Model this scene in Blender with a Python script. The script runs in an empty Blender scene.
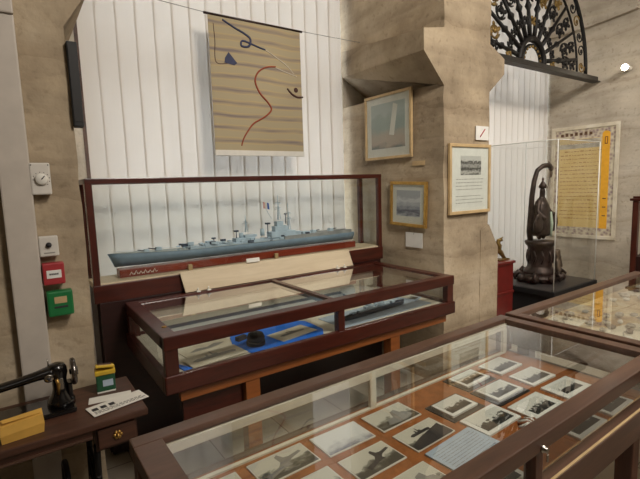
import bpy, bmesh, math, random
from mathutils import Vector, Matrix, Euler
random.seed(7)
SC = bpy.context.scene
C = SC.collection
PI = math.pi

# ------------------------------------------------------------------ materials
def lin(c):
    return tuple(((v / 255) / 12.92 if v / 255 <= .04045 else ((v / 255 + .055) / 1.055) ** 2.4) for v in c) + (1.0,)

def new_mat(name):
    m = bpy.data.materials.new(name); m.use_nodes = True
    nt = m.node_tree; nt.nodes.clear()
    out = nt.nodes.new('ShaderNodeOutputMaterial')
    return m, nt, out

def N(nt, typ, **kw):
    n = nt.nodes.new(typ)
    for k, v in kw.items():
        if k.startswith('i_'):
            key = k[2:].replace('_', ' ')
            n.inputs[key].default_value = v
        else:
            setattr(n, k, v)
    return n

def ramp(nt, stops):
    r = nt.nodes.new('ShaderNodeValToRGB'); e = r.color_ramp.elements
    while len(e) > 1: e.remove(e[-1])
    e[0].position, e[0].color = stops[0]
    for p, c in stops[1:]:
        x = e.new(p); x.color = c
    return r

def plain(name, rgb, rough=.5, metal=0., noise=.12, scale=18., bump=0., spec=.5, coat=0., coatr=.1):
    m, nt, out = new_mat(name); L = nt.links
    b = N(nt, 'ShaderNodeBsdfPrincipled'); b.inputs['Roughness'].default_value = rough
    b.inputs['Metallic'].default_value = metal
    b.inputs['Specular IOR Level'].default_value = spec
    b.inputs['Coat Weight'].default_value = coat; b.inputs['Coat Roughness'].default_value = coatr
    tc = N(nt, 'ShaderNodeTexCoord'); nz = N(nt, 'ShaderNodeTexNoise'); nz.inputs['Scale'].default_value = scale
    nz.inputs['Detail'].default_value = 4
    L.new(tc.outputs['Object'], nz.inputs['Vector'])
    c = lin(rgb); lo = tuple(v * (1 - noise * 1.6) for v in c[:3]) + (1,); hi = tuple(min(1, v * (1 + noise * 1.6)) for v in c[:3]) + (1,)
    r = ramp(nt, [(.3, lo), (.7, hi)]); L.new(nz.outputs['Fac'], r.inputs[0]); L.new(r.outputs[0], b.inputs['Base Color'])
    if bump:
        bp = N(nt, 'ShaderNodeBump'); bp.inputs['Strength'].default_value = bump; bp.inputs['Distance'].default_value = .01
        L.new(nz.outputs['Fac'], bp.inputs['Height']); L.new(bp.outputs[0], b.inputs['Normal'])
    L.new(b.outputs[0], out.inputs[0])
    return m

def wood(name, dark, light, rough=.35, stretch=(1, 9, 9), coat=.3, scale=3., spec=.5):
    m, nt, out = new_mat(name); L = nt.links
    b = N(nt, 'ShaderNodeBsdfPrincipled'); b.inputs['Roughness'].default_value = rough
    b.inputs['Coat Weight'].default_value = coat; b.inputs['Coat Roughness'].default_value = .18
    b.inputs['Specular IOR Level'].default_value = spec
    tc = N(nt, 'ShaderNodeTexCoord'); mp = N(nt, 'ShaderNodeMapping'); mp.inputs['Scale'].default_value = stretch
    L.new(tc.outputs['Object'], mp.inputs['Vector'])
    nz = N(nt, 'ShaderNodeTexNoise'); nz.inputs['Scale'].default_value = scale; nz.inputs['Detail'].default_value = 8; nz.inputs['Roughness'].default_value = .65
    nz.inputs['Distortion'].default_value = .6
    L.new(mp.outputs[0], nz.inputs['Vector'])
    r = ramp(nt, [(.25, lin(dark)), (.75, lin(light))]); L.new(nz.outputs['Fac'], r.inputs[0]); L.new(r.outputs[0], b.inputs['Base Color'])
    bp = N(nt, 'ShaderNodeBump'); bp.inputs['Strength'].default_value = .15; bp.inputs['Distance'].default_value = .003
    L.new(nz.outputs['Fac'], bp.inputs['Height']); L.new(bp.outputs[0], b.inputs['Normal'])
    L.new(b.outputs[0], out.inputs[0])
    return m

def stone(name, a, b_, c_, board=True):
    m, nt, out = new_mat(name); L = nt.links
    b = N(nt, 'ShaderNodeBsdfPrincipled'); b.inputs['Roughness'].default_value = .9; b.inputs['Specular IOR Level'].default_value = .2
    tc = N(nt, 'ShaderNodeTexCoord')
    n1 = N(nt, 'ShaderNodeTexNoise'); n1.inputs['Scale'].default_value = 1.6; n1.inputs['Detail'].default_value = 9; n1.inputs['Roughness'].default_value = .62
    n2 = N(nt, 'ShaderNodeTexNoise'); n2.inputs['Scale'].default_value = 26; n2.inputs['Detail'].default_value = 6
    mp = N(nt, 'ShaderNodeMapping'); mp.inputs['Scale'].default_value = (.9, .9, 5.5)
    n3 = N(nt, 'ShaderNodeTexNoise'); n3.inputs['Scale'].default_value = 1.7; n3.inputs['Detail'].default_value = 5
    L.new(tc.outputs['Object'], n1.inputs['Vector']); L.new(tc.outputs['Object'], n2.inputs['Vector'])
    L.new(tc.outputs['Object'], mp.inputs['Vector']); L.new(mp.outputs[0], n3.inputs['Vector'])
    r1 = ramp(nt, [(.3, lin(a)), (.52, lin(b_)), (.72, lin(c_))]); L.new(n1.outputs['Fac'], r1.inputs[0])
    r2 = ramp(nt, [(.32, (.72, .70, .68, 1)), (.5, (1, 1, 1, 1)), (.7, (1.1, 1.08, 1.04, 1))]); L.new(n3.outputs['Fac'], r2.inputs[0])
    mx = N(nt, 'ShaderNodeMix', data_type='RGBA', blend_type='MULTIPLY'); mx.inputs[0].default_value = .6
    L.new(r1.outputs[0], mx.inputs[6]); L.new(r2.outputs[0], mx.inputs[7])
    r3 = ramp(nt, [(.28, (.6, .57, .54, 1)), (.42, (1, 1, 1, 1))]); L.new(n2.outputs['Fac'], r3.inputs[0])
    mx2 = N(nt, 'ShaderNodeMix', data_type='RGBA', blend_type='MULTIPLY'); mx2.inputs[0].default_value = .55
    L.new(mx.outputs[2], mx2.inputs[6]); L.new(r3.outputs[0], mx2.inputs[7])
    sz = N(nt, 'ShaderNodeSeparateXYZ'); L.new(tc.outputs['Object'], sz.inputs[0])     # stained joints between the concrete lifts
    nj = N(nt, 'ShaderNodeTexNoise'); nj.inputs['Scale'].default_value = 2.2; nj.inputs['Detail'].default_value = 5; L.new(tc.outputs['Object'], nj.inputs['Vector'])
    zj = N(nt, 'ShaderNodeMath', operation='MULTIPLY_ADD'); zj.inputs[1].default_value = .22; L.new(nj.outputs['Fac'], zj.inputs[0]); L.new(sz.outputs['Z'], zj.inputs[2])
    zk = N(nt, 'ShaderNodeMath', operation='MULTIPLY'); zk.inputs[1].default_value = 1.75; L.new(zj.outputs[0], zk.inputs[0])
    fk = N(nt, 'ShaderNodeMath', operation='FRACT'); L.new(zk.outputs[0], fk.inputs[0])
    rj = ramp(nt, [(0, (.66, .62, .58, 1)), (.03, (.80, .77, .74, 1)), (.10, (1, 1, 1, 1)), (.8, (1, 1, 1, 1)), (1, (.9, .88, .86, 1))]); L.new(fk.outputs[0], rj.inputs[0])
    mx3 = N(nt, 'ShaderNodeMix', data_type='RGBA', blend_type='MULTIPLY'); mx3.inputs[0].default_value = .6
    L.new(mx2.outputs[2], mx3.inputs[6]); L.new(rj.outputs[0], mx3.inputs[7]); L.new(mx3.outputs[2], b.inputs['Base Color'])
    ad = N(nt, 'ShaderNodeMath', operation='ADD'); L.new(n2.outputs['Fac'], ad.inputs[0]); L.new(n3.outputs['Fac'], ad.inputs[1])
    h = ad
    if board:   # shallow lines left by the shuttering boards
        sx = N(nt, 'ShaderNodeSeparateXYZ'); L.new(tc.outputs['Object'], sx.inputs[0])
        ml = N(nt, 'ShaderNodeMath', operation='MULTIPLY'); ml.inputs[1].default_value = 2.4; L.new(sx.outputs['Z'], ml.inputs[0])
        fr = N(nt, 'ShaderNodeMath', operation='FRACT'); L.new(ml.outputs[0], fr.inputs[0])
        gt = N(nt, 'ShaderNodeMath', operation='GREATER_THAN'); gt.inputs[1].default_value = .04; L.new(fr.outputs[0], gt.inputs[0])
        m3 = N(nt, 'ShaderNodeMath', operation='MULTIPLY_ADD'); m3.inputs[1].default_value = .8; L.new(gt.outputs[0], m3.inputs[0]); L.new(ad.outputs[0], m3.inputs[2])
        h = m3
    bp = N(nt, 'ShaderNodeBump'); bp.inputs['Strength'].default_value = .4; bp.inputs['Distance'].default_value = .012
    L.new(h.outputs[0], bp.inputs['Height']); L.new(bp.outputs[0], b.inputs['Normal'])
    L.new(b.outputs[0], out.inputs[0])
    return m

def glass(name, tint=(1, 1, 1), ior=1.5, mult=1.0):
    m, nt, out = new_mat(name); L = nt.links
    t = N(nt, 'ShaderNodeBsdfTransparent'); t.inputs[0].default_value = (*tint, 1)
    g = N(nt, 'ShaderNodeBsdfGlossy'); g.inputs['Roughness'].default_value = .015; g.inputs[0].default_value = (1, 1, 1, 1)
    f = N(nt, 'ShaderNodeFresnel'); f.inputs['IOR'].default_value = ior
    ml = N(nt, 'ShaderNodeMath', operation='MULTIPLY'); ml.inputs[1].default_value = mult; ml.use_clamp = True
    geo = N(nt, 'ShaderNodeNewGeometry')
    # only the outward face of the pane mirrors, so that a thin slab is not read as solid glass from behind
    inv = N(nt, 'ShaderNodeMath', operation='SUBTRACT'); inv.inputs[0].default_value = 1; L.new(geo.outputs['Backfacing'], inv.inputs[1])
    m2 = N(nt, 'ShaderNodeMath', operation='MULTIPLY')
    L.new(f.outputs[0], ml.inputs[0]); L.new(ml.outputs[0], m2.inputs[0]); L.new(inv.outputs[0], m2.inputs[1])
    mx = N(nt, 'ShaderNodeMixShader'); L.new(m2.outputs[0], mx.inputs[0]); L.new(t.outputs[0], mx.inputs[1]); L.new(g.outputs[0], mx.inputs[2])
    L.new(mx.outputs[0], out.inputs[0])
    return m

def emit(name, rgb, s):
    m, nt, out = new_mat(name)
    e = N(nt, 'ShaderNodeEmission'); e.inputs[0].default_value = lin(rgb); e.inputs[1].default_value = s
    nt.links.new(e.outputs[0], out.inputs[0]); return m

def photo(name, paper=(205, 200, 185), dark=(62, 60, 52), sky=(176, 174, 160), scale=5., horizon=.42):
    """an old black and white print: pale sky, dark ground, blotches; differs by object"""
    m, nt, out = new_mat(name); L = nt.links
    b = N(nt, 'ShaderNodeBsdfPrincipled'); b.inputs['Roughness'].default_value = .45
    tc = N(nt, 'ShaderNodeTexCoord'); oi = N(nt, 'ShaderNodeObjectInfo')
    nz = N(nt, 'ShaderNodeTexNoise', noise_dimensions='4D'); nz.inputs['Scale'].default_value = scale; nz.inputs['Detail'].default_value = 6; nz.inputs['Roughness'].default_value = .6
    ml = N(nt, 'ShaderNodeMath', operation='MULTIPLY'); ml.inputs[1].default_value = 40
    L.new(oi.outputs['Random'], ml.inputs[0]); L.new(ml.outputs[0], nz.inputs['W']); L.new(tc.outputs['Generated'], nz.inputs['Vector'])
    sx = N(nt, 'ShaderNodeSeparateXYZ'); L.new(tc.outputs['Generated'], sx.inputs[0])
    a = N(nt, 'ShaderNodeMath', operation='MULTIPLY_ADD'); a.inputs[1].default_value = 1.1; L.new(nz.outputs['Fac'], a.inputs[0]); L.new(sx.outputs['Y'], a.inputs[2])
    r = ramp(nt, [(horizon + .35, lin(dark)), (horizon + .48, lin(tuple((p + q) // 2 for p, q in zip(dark, sky)))), (horizon + .62, lin(sky)), (horizon + .9, lin(paper))])
    L.new(a.outputs[0], r.inputs[0]); L.new(r.outputs[0], b.inputs['Base Color']); L.new(b.outputs[0], out.inputs[0])
    return m

def blotch(name, cols, scale=8., rough=.6, vor=False, stretch=(1, 1, 1)):
    m, nt, out = new_mat(name); L = nt.links
    b = N(nt, 'ShaderNodeBsdfPrincipled'); b.inputs['Roughness'].default_value = rough
    tc = N(nt, 'ShaderNodeTexCoord'); mp = N(nt, 'ShaderNodeMapping'); mp.inputs['Scale'].default_value = stretch
    L.new(tc.outputs['Object'], mp.inputs['Vector'])
    if vor:
        t = N(nt, 'ShaderNodeTexVoronoi'); t.inputs['Scale'].default_value = scale; o = t.outputs['Distance']
    else:
        t = N(nt, 'ShaderNodeTexNoise'); t.inputs['Scale'].default_value = scale; t.inputs['Detail'].default_value = 6; o = t.outputs['Fac']
    L.new(mp.outputs[0], t.inputs['Vector'])
    n = len(cols); lo, hi = (.05, .75) if vor else (.3, .7)
    r = ramp(nt, [(lo + (hi - lo) * i / (n - 1), lin(c)) for i, c in enumerate(cols)])
    L.new(o, r.inputs[0]); L.new(r.outputs[0], b.inputs['Base Color']); L.new(b.outputs[0], out.inputs[0])
    return m

M = {}
M['stone'] = stone('rough_concrete', (134, 119, 99), (176, 159, 134), (200, 184, 160))
M['stone_left'] = M['stone']
M['stone_wall'] = stone('pale_rough_concrete', (160, 150, 134), (186, 176, 160), (202, 193, 178))
M['ceiling'] = plain('ceiling_plaster', (190, 182, 170), .9, noise=.05)
M['mahog'] = wood('polished_mahogany', (42, 14, 9), (86, 34, 22), .32)
M['mahog_v'] = wood('polished_mahogany_upright', (46, 16, 10), (92, 37, 24), .32, stretch=(9, 9, 1))
M['mahog_dark'] = wood('dark_mahogany_panel', (26, 8, 6), (50, 17, 12), .45, coat=.1)
M['walnut'] = wood('brown_case_wood', (60, 40, 30), (100, 70, 54), .42, coat=.22)
M['walnut_v'] = wood('brown_case_wood_upright', (64, 34, 24), (102, 60, 42), .42, stretch=(9, 9, 1), coat=.22)
M['oak'] = wood('pale_oak_board', (196, 178, 148), (218, 202, 174), .5, coat=.05, scale=2.2)
M['amber'] = wood('amber_stained_wood', (120, 64, 28), (160, 94, 44), .4)
M['redstand'] = wood('red_varnished_stand', (104, 34, 20), (144, 56, 34), .35)
M['table'] = wood('sewing_table_wood', (52, 30, 20), (92, 58, 42), .5, coat=.1)
M['cream'] = plain('cream_lining', (216, 208, 190), .6, noise=.05)
M['felt'] = plain('orange_brown_felt', (152, 92, 50), .95, noise=.12, scale=30, spec=.1)
M['glass'] = glass('clear_glass', (.95, .965, .955), 1.5, 1.35)
M['glass_top'] = glass('tabletop_glass', (.94, .955, .94), 1.5, 2.1)
M['acrylic'] = glass('clear_acrylic', (.97, .975, .975), 1.45, 1.0)
M['edge'] = plain('acrylic_edge', (222, 222, 216), .25, noise=.02)
M['white'] = plain('white_paint', (208, 202, 192), .5, noise=.03)
M['cable'] = plain('trunking_paint', (190, 180, 168), .5, noise=.03)
M['paper'] = plain('white_paper', (222, 218, 208), .8, noise=.04)
M['paper_cream'] = blotch('aged_cream_paper', [(180, 168, 146), (208, 198, 176), (220, 212, 194)], 6)
M['paper_blue'] = plain('bluish_paper', (170, 184, 200), .8, noise=.05)
M['mount'] = plain('cream_mount', (222, 218, 208), .8, noise=.03)
M['mount_white'] = plain('white_mount', (226, 224, 218), .8, noise=.03)
M['black'] = plain('black_card', (22, 19, 18), .6)
M['ink'] = plain('dark_print_ink', (44, 42, 44), .7)
M['greyink'] = plain('grey_print_ink', (138, 134, 128), .8)
M['gold'] = plain('gilt_frame', (196, 156, 84), .38, .75, noise=.1, scale=30)
M['palegold'] = plain('pale_wood_frame', (196, 168, 124), .45, .1, noise=.08)
M['darkgold'] = plain('dull_gilt', (128, 104, 58), .45, .7, noise=.3, scale=40)
M['iron'] = plain('black_iron', (28, 26, 25), .5, .6, noise=.2)
M['ironbar'] = plain('grey_iron_bar', (52, 49, 46), .5, .5, noise=.12)
M['enamel'] = plain('black_enamel', (16, 14, 14), .2, .1, noise=.1, coat=.6)
M['chrome'] = plain('worn_chrome', (170, 165, 158), .22, 1, noise=.08)
M['brass'] = plain('worn_brass', (190, 150, 82), .35, .9, noise=.1)
M['bronze'] = plain('dark_bronze', (66, 54, 48), .42, .55, noise=.35, scale=14, bump=.6)
M['bronze_light'] = plain('light_bronze', (108, 92, 76), .5, .5, noise=.3, scale=20, bump=.6)
M['jade'] = plain('pale_green_patina', (170, 186, 164), .5, noise=.1)
M['hull'] = plain('grey_blue_hull', (118, 140, 158), .55, noise=.06)
M['deck'] = plain('grey_deck', (176, 184, 184), .7, noise=.08)
M['super'] = plain('pale_grey_superstructure', (178, 196, 210), .6, noise=.08)
M['navy'] = plain('dark_blue_fitting', (38, 52, 72), .6)
M['blue'] = plain('bright_blue_cloth', (24, 112, 222), .85, noise=.08, scale=10)
M['flagblue'] = plain('flag_blue', (30, 80, 160), .8)
M['flagred'] = plain('flag_red', (206, 150, 142), .8)
M['green'] = plain('green_plastic', (30, 112, 60), .4, noise=.05)
M['red'] = plain('red_plastic', (164, 52, 56), .4, noise=.05)
M['yellow'] = plain('yellow_card', (214, 166, 78), .55, noise=.05)
M['tingreen'] = plain('dark_green_tin', (28, 78, 50), .4, noise=.1)
M['tinyellow'] = plain('yellow_tin', (206, 170, 50), .4, noise=.1)
M['redlacquer'] = plain('red_lacquer', (100, 22, 18), .35, noise=.1, coat=.3)
M['plinth'] = plain('matt_black_plinth', (14, 14, 16), .6)
M['plinthtop'] = plain('dark_grey_plinth_top', (62, 58, 56), .5, noise=.1)
M['tile'] = None
M['ship'] = photo('ship_photograph')
M['port'] = photo('portrait_photograph', (214, 212, 204), (34, 34, 32), (140, 138, 130), 7., .5)
M['sea'] = photo('seascape_print', (196, 200, 190), (116, 96, 80), (132, 150, 146), 4., .3)
M['wash'] = photo('grey_wash_drawing', (226, 226, 224), (70, 70, 90), (190, 190, 192), 4., .05)
M['map'] = blotch('old_chart', [(118, 84, 50), (168, 134, 88), (196, 172, 130), (208, 194, 160)], 9)
M['gems'] = blotch('grey_beads', [(70, 60, 50), (140, 130, 116), (190, 184, 170)], 60, .4, True)
M['lampglow'] = emit('lamp_glow', (255, 240, 214), 60)

def tile_mat():
    m, nt, out = new_mat('pale_floor_tiles'); L = nt.links
    b = N(nt, 'ShaderNodeBsdfPrincipled'); b.inputs['Roughness'].default_value = .35
    tc = N(nt, 'ShaderNodeTexCoord'); br = N(nt, 'ShaderNodeTexBrick'); br.offset = 0; br.inputs['Scale'].default_value = 1
    br.inputs['Brick Width'].default_value = .45; br.inputs['Row Height'].default_value = .45; br.inputs['Mortar Size'].default_value = .004
    br.inputs['Color1'].default_value = lin((188, 179, 163)); br.inputs['Color2'].default_value = lin((180, 171, 156)); br.inputs['Mortar'].default_value = lin((120, 110, 98))
    L.new(tc.outputs['Object'], br.inputs['Vector']); L.new(br.outputs['Color'], b.inputs['Base Color']); L.new(b.outputs[0], out.inputs[0])
    return m
M['tile'] = tile_mat()

def slat_mat():
    m, nt, out = new_mat('white_blind_fabric'); L = nt.links
    d = N(nt, 'ShaderNodeBsdfDiffuse'); d.inputs[0].default_value = lin((236, 229, 220))
    t = N(nt, 'ShaderNodeBsdfTranslucent'); t.inputs[0].default_value = lin((228, 226, 222))
    mx = N(nt, 'ShaderNodeMixShader'); mx.inputs[0].default_value = .40
    L.new(d.outputs[0], mx.inputs[1]); L.new(t.outputs[0], mx.inputs[2]); L.new(mx.outputs[0], out.inputs[0])
    return m
M['slat'] = slat_mat()

def scroll_mat():
    m, nt, out = new_mat('striped_woven_scroll'); L = nt.links
    b = N(nt, 'ShaderNodeBsdfPrincipled'); b.inputs['Roughness'].default_value = .85
    tc = N(nt, 'ShaderNodeTexCoord'); mp = N(nt, 'ShaderNodeMapping'); mp.inputs['Scale'].default_value = (.9, 1, 1)
    L.new(tc.outputs['Object'], mp.inputs['Vector'])
    wv = N(nt, 'ShaderNodeTexWave', bands_direction='Z', wave_profile='SIN'); wv.inputs['Scale'].default_value = 3.4
    wv.inputs['Distortion'].default_value = 2.0; wv.inputs['Detail'].default_value = 2; wv.inputs['Detail Scale'].default_value = .7
    L.new(mp.outputs[0], wv.inputs['Vector'])
    mp2 = N(nt, 'ShaderNodeMapping'); mp2.inputs['Scale'].default_value = (1.2, 1, 22); L.new(tc.outputs['Object'], mp2.inputs['Vector'])
    nz = N(nt, 'ShaderNodeTexNoise'); nz.inputs['Scale'].default_value = 2; L.new(mp2.outputs[0], nz.inputs['Vector'])
    ml = N(nt, 'ShaderNodeMath', operation='MULTIPLY_ADD'); ml.inputs[1].default_value = .35; L.new(nz.outputs['Fac'], ml.inputs[0]); L.new(wv.outputs['Fac'], ml.inputs[2])
    ml.inputs[1].default_value = .8
    r = ramp(nt, [(.25, lin((128, 116, 112))), (.5, lin((160, 145, 122))), (.85, lin((184, 164, 122))), (1., lin((172, 158, 128)))])
    L.new(ml.outputs[0], r.inputs[0]); L.new(r.outputs[0], b.inputs['Base Color']); L.new(b.outputs[0], out.inputs[0])
    return m
M['scroll'] = scroll_mat()

# ------------------------------------------------------------------ mesh builder
class MB:
    def __init__(s): s.bm = bmesh.new()
    def _new(s, geom_before): return [v for v in s.bm.verts if v not in geom_before]
    def box(s, lo, hi, bev=0., rot=None):
        c = [(a + b) / 2 for a, b in zip(lo, hi)]; d = [abs(b - a) for a, b in zip(lo, hi)]
        t = bmesh.new(); bmesh.ops.create_cube(t, size=1)
        bmesh.ops.scale(t, vec=d, verts=t.verts)
        if bev: bmesh.ops.bevel(t, geom=list(t.edges), offset=min(bev, min(d) * .45), segments=2, profile=.6, affect='EDGES')
        if rot is not None: bmesh.ops.rotate(t, cent=(0, 0, 0), matrix=rot.to_matrix() if isinstance(rot, Euler) else rot, verts=t.verts)
        bmesh.ops.translate(t, vec=c, verts=t.verts); s._merge(t); return s
    def _merge(s, t):
        me = bpy.data.meshes.new('tmp'); t.to_mesh(me); t.free(); s.bm.from_mesh(me); bpy.data.meshes.remove(me)
    def tube(s, pts, r, seg=8, cap=True, flat=1.):
        pts = [Vector(p) for p in pts]; rs = r if isinstance(r, (list, tuple)) else [r] * len(pts)
        rings = []; prev = None
        for i, p in enumerate(pts):
            d = (pts[min(i + 1, len(pts) - 1)] - pts[max(i - 1, 0)]).normalized()
            if prev is None:
                a = d.cross(Vector((0, 0, 1)))
                if a.length < .05: a = d.cross(Vector((0, 1, 0)))
            else:
                a = prev - d * prev.dot(d)
            a.normalize(); prev = a; b = d.cross(a)
            rings.append([s.bm.verts.new(p + (a * math.cos(2 * PI * k / seg) + b * math.sin(2 * PI * k / seg) * flat) * rs[i]) for k in range(seg)])
        for i in range(len(rings) - 1):
            for k in range(seg):
                f = s.bm.faces.new((rings[i][k], rings[i][(k + 1) % seg], rings[i + 1][(k + 1) % seg], rings[i + 1][k])); f.smooth = True
        if cap:
            s.bm.faces.new(list(reversed(rings[0]))); s.bm.faces.new(rings[-1])
        return s
    def lathe(s, prof, c=(0, 0, 0), seg=24, axis='Z'):
        rings = []
        for r, z in prof:
            ring = []
            for k in range(seg):
                a = 2 * PI * k / seg; x, y = math.cos(a) * max(r, 1e-4), math.sin(a) * max(r, 1e-4)
                p = (x, y, z) if axis == 'Z' else ((z, x, y) if axis == 'X' else (x, z, y))
                ring.append(s.bm.verts.new(Vector(p) + Vector(c)))
            rings.append(ring)
        for i in range(len(rings) - 1):
            for k in range(seg):
                f = s.bm.faces.new((rings[i][k], rings[i][(k + 1) % seg], rings[i + 1][(k + 1) % seg], rings[i + 1][k])); f.smooth = True
        s.bm.faces.new(list(reversed(rings[0]))); s.bm.faces.new(rings[-1]); return s
    def prism(s, poly, axis, a, b):
        """poly in the two other axes, extruded from a to b along axis"""
        def P(u, v, w):
            return {'X': (w, u, v), 'Y': (u, w, v), 'Z': (u, v, w)}[axis]
        A = [s.bm.verts.new(P(u, v, a)) for u, v in poly]; B = [s.bm.verts.new(P(u, v, b)) for u, v in poly]
        n = len(poly)
        s.bm.faces.new(A); s.bm.faces.new(list(reversed(B)))
        for i in range(n): s.bm.faces.new((A[i], B[i], B[(i + 1) % n], A[(i + 1) % n]))
        return s
    def blob(s, c, r, sub=2, jit=0., seed=0):
        t = bmesh.new(); bmesh.ops.create_icosphere(t, subdivisions=sub, radius=1)
        rnd = random.Random(seed)
        for v in t.verts:
            if jit: v.co *= 1 + rnd.uniform(-jit, jit)
            v.co = Vector((v.co.x * r[0], v.co.y * r[1], v.co.z * r[2]))
        for f in t.faces: f.smooth = True
        bmesh.ops.translate(t, vec=c, verts=t.verts); s._merge(t); return s
    def loft(s, rings, caps=True, smooth=True):
        R = [[s.bm.verts.new(p) for p in ring] for ring in rings]; n = len(R[0])
        for i in range(len(R) - 1):
            for k in range(n):
                f = s.bm.faces.new((R[i][k], R[i][(k + 1) % n], R[i + 1][(k + 1) % n], R[i + 1][k])); f.smooth = smooth
        if caps: s.bm.faces.new(list(reversed(R[0]))); s.bm.faces.new(R[-1])
        return s
    def build(s, name, mat, parent=None, label=None):
        bmesh.ops.recalc_face_normals(s.bm, faces=s.bm.faces)
        me = bpy.data.meshes.new(name); s.bm.to_mesh(me); s.bm.free()
        o = bpy.data.objects.new(name, me); C.objects.link(o)
        me.materials.append(M[mat] if isinstance(mat, str) else mat)
        if parent: o.parent = parent
        if label: o['label'] = label
        return o

def tag(o, label, cat, group=None, kind=None):
    o['label'] = label; o['category'] = cat
    if group: o['group'] = group
    if kind: o['kind'] = kind
    return o
def thing(name, label, cat, loc=(0, 0, 0), rz=0, group=None):
    o = bpy.data.objects.new(name, None); o.empty_display_size = .1; C.objects.link(o); o.location = loc; o.rotation_euler = (0, 0, rz)
    return tag(o, label, cat, group)
def struct(o, label=None, cat=None):
    o['kind'] = 'structure'
    if label: o['label'] = label
    if cat: o['category'] = cat
    return o
def sempty(name, label, cat):
    o = bpy.data.objects.new(name, None); C.objects.link(o); return struct(o, label, cat)

# ------------------------------------------------------------------ room
X0, X1, Y0, Y1, H = -3.0, 6.2, -3.0, 3.40, 4.1
struct(MB().box((X0 - .1, Y0 - .1, -.12), (X1 + .1, Y1 + .4, 0)).build('floor', 'tile'), 'pale square floor tiles', 'floor')
struct(MB().box((X0 - .1, Y0 - .1, H), (X1 + .1, Y1 + .4, H + .12)).build('ceiling', 'ceiling'), 'plain pale ceiling', 'ceiling')
struct(MB().box((X0 - .2, Y0 - .1, 0), (X0, Y1 + .3, H)).build('wall_left', 'stone_wall'), 'rough concrete wall on the left', 'wall')
struct(MB().box((X1, Y0 - .1, 0), (X1 + .2, Y1 + .3, H)).build('wall_right', 'stone_wall'), 'pale rough concrete wall behind the illuminated poster', 'wall')
struct(MB().box((X0, Y0 - .2, 0), (X1, Y0, H)).build('wall_front', 'stone_wall'), 'rough concrete wall opposite the windows', 'wall')
WB = MB()
WB.box((X0, Y1, 0), (.44, Y1 + .3, H)).box((2.66, Y1, 0), (3.21, Y1 + .3, H))
for a, b in ((.44, 2.66), (3.21, X1)):
    WB.box((a, Y1, 0), (b, Y1 + .3, .35)).box((a, Y1, 3.95), (b, Y1 + .3, H))
struct(WB.build('wall_back', 'stone_wall'), 'window wall with two tall bays', 'wall')

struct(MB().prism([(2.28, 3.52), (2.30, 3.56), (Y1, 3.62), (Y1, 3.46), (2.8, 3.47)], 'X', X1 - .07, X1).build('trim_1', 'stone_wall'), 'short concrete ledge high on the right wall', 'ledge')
# pier between the bays: shaft, wide impost block with a chamfered underside, wider foot
def pier(name, xa, xb, label, foot=True, left_over=True, ov=.195):
    o = sempty(name, label, 'wall')
    yf, yb = 2.2, Y1
    rnd = random.Random(3)
    def ragged(x0, x1, z0, z1, nz=24, amp=.006):
        mb = MB(); rings = []
        for i in range(nz + 1):
            z = z0 + (z1 - z0) * i / nz; j = [rnd.uniform(-amp, amp) for _ in range(4)]
            rings.append([(x0 + j[0], yf + j[1] * .5, z), (x1 + j[2], yf + j[1] * .5, z), (x1 + j[2] * .5, yb, z), (x0 + j[3] * .5, yb, z)])
        mb.loft(rings, smooth=False); return mb
    ragged(xa, xb, 0, 2.32).build('shaft', 'stone', o)
    xl = xa - ov - .03; xk = xa - .005
    mb = MB()
    mb.loft([[(xa, yf, 2.30), (xb, yf, 2.30), (xb, yb, 2.30), (xa, yb, 2.60)],
             [(xl, yf - .012, 2.51), (xb + ov - .02, yf - .012, 2.45), (xb + ov - .02, yb, 2.45), (xk, yb, 2.63)],
             [(xl, yf - .012, 2.655), (xb + ov - .02, yf - .012, 2.57), (xb + ov - .02, yb, 2.57), (xk, yb, 2.83)],
             [(xa + .01, yf - .004, 2.70), (xb - .0, yf - .004, 2.66), (xb, yb, 2.66), (xa + .01, yb, 2.86)]], smooth=False)
    mb.build('impost_block', 'stone', o)
    ragged(xa, xb, 2.66, H, 12).build('upper_shaft', 'stone', o)
    if foot:
        MB().loft([[(xb - .1, yf - .004, 0), (xb + .14, yf - .004, 0), (xb + .14, yb, 0), (xb - .1, yb, 0)],
                   [(xb - .1, yf - .004, 1.04), (xb + .14, yf - .004, 1.04), (xb + .14, yb, 1.04), (xb - .1, yb, 1.04)],
                   [(xb - .1, yf - .004, 1.2), (xb + .01, yf - .004, 1.24), (xb + .01, yb, 1.24), (xb - .1, yb, 1.2)]], smooth=False).build('foot', 'stone', o)
    return o
pier('wall_pier_center', 2.66, 3.21, 'rough concrete pier between the two window bays')
pier('wall_pier_left', -.9, .25, 'rough concrete pier behind the sewing table', foot=False, ov=.12)

def window(n, a, b):
    w = sempty('window_%d' % n, 'tall daylight window behind the vertical blind', 'window')
    z0, z1 = .35, 3.95; y = Y1 + .12
    f = MB(); t = .05
    f.box((a, y, z0), (b, y + .06, z0 + t)).box((a, y, z1 - t), (b, y + .06, z1)).box((a, y, z0), (a + t, y + .06, z1)).box((b - t, y, z0), (b, y + .06, z1))
    f.box((a, y - .005, 2.42), (b, y + .065, 2.54))
    nm = 2 if b - a < 2.5 else 3
    for i in range(1, nm):
        x = a + (b - a) * i / nm; f.box((x - .03, y, z0), (x + .03, y + .06, z1))
    f.build('window_frame', 'walnut', w)
    MB().box((a, y + .025, z0), (b, y + .031, z1)).build('window_pane', 'acrylic', w)
window(1, .44, 2.66); window(2, 3.21, X1)

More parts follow.
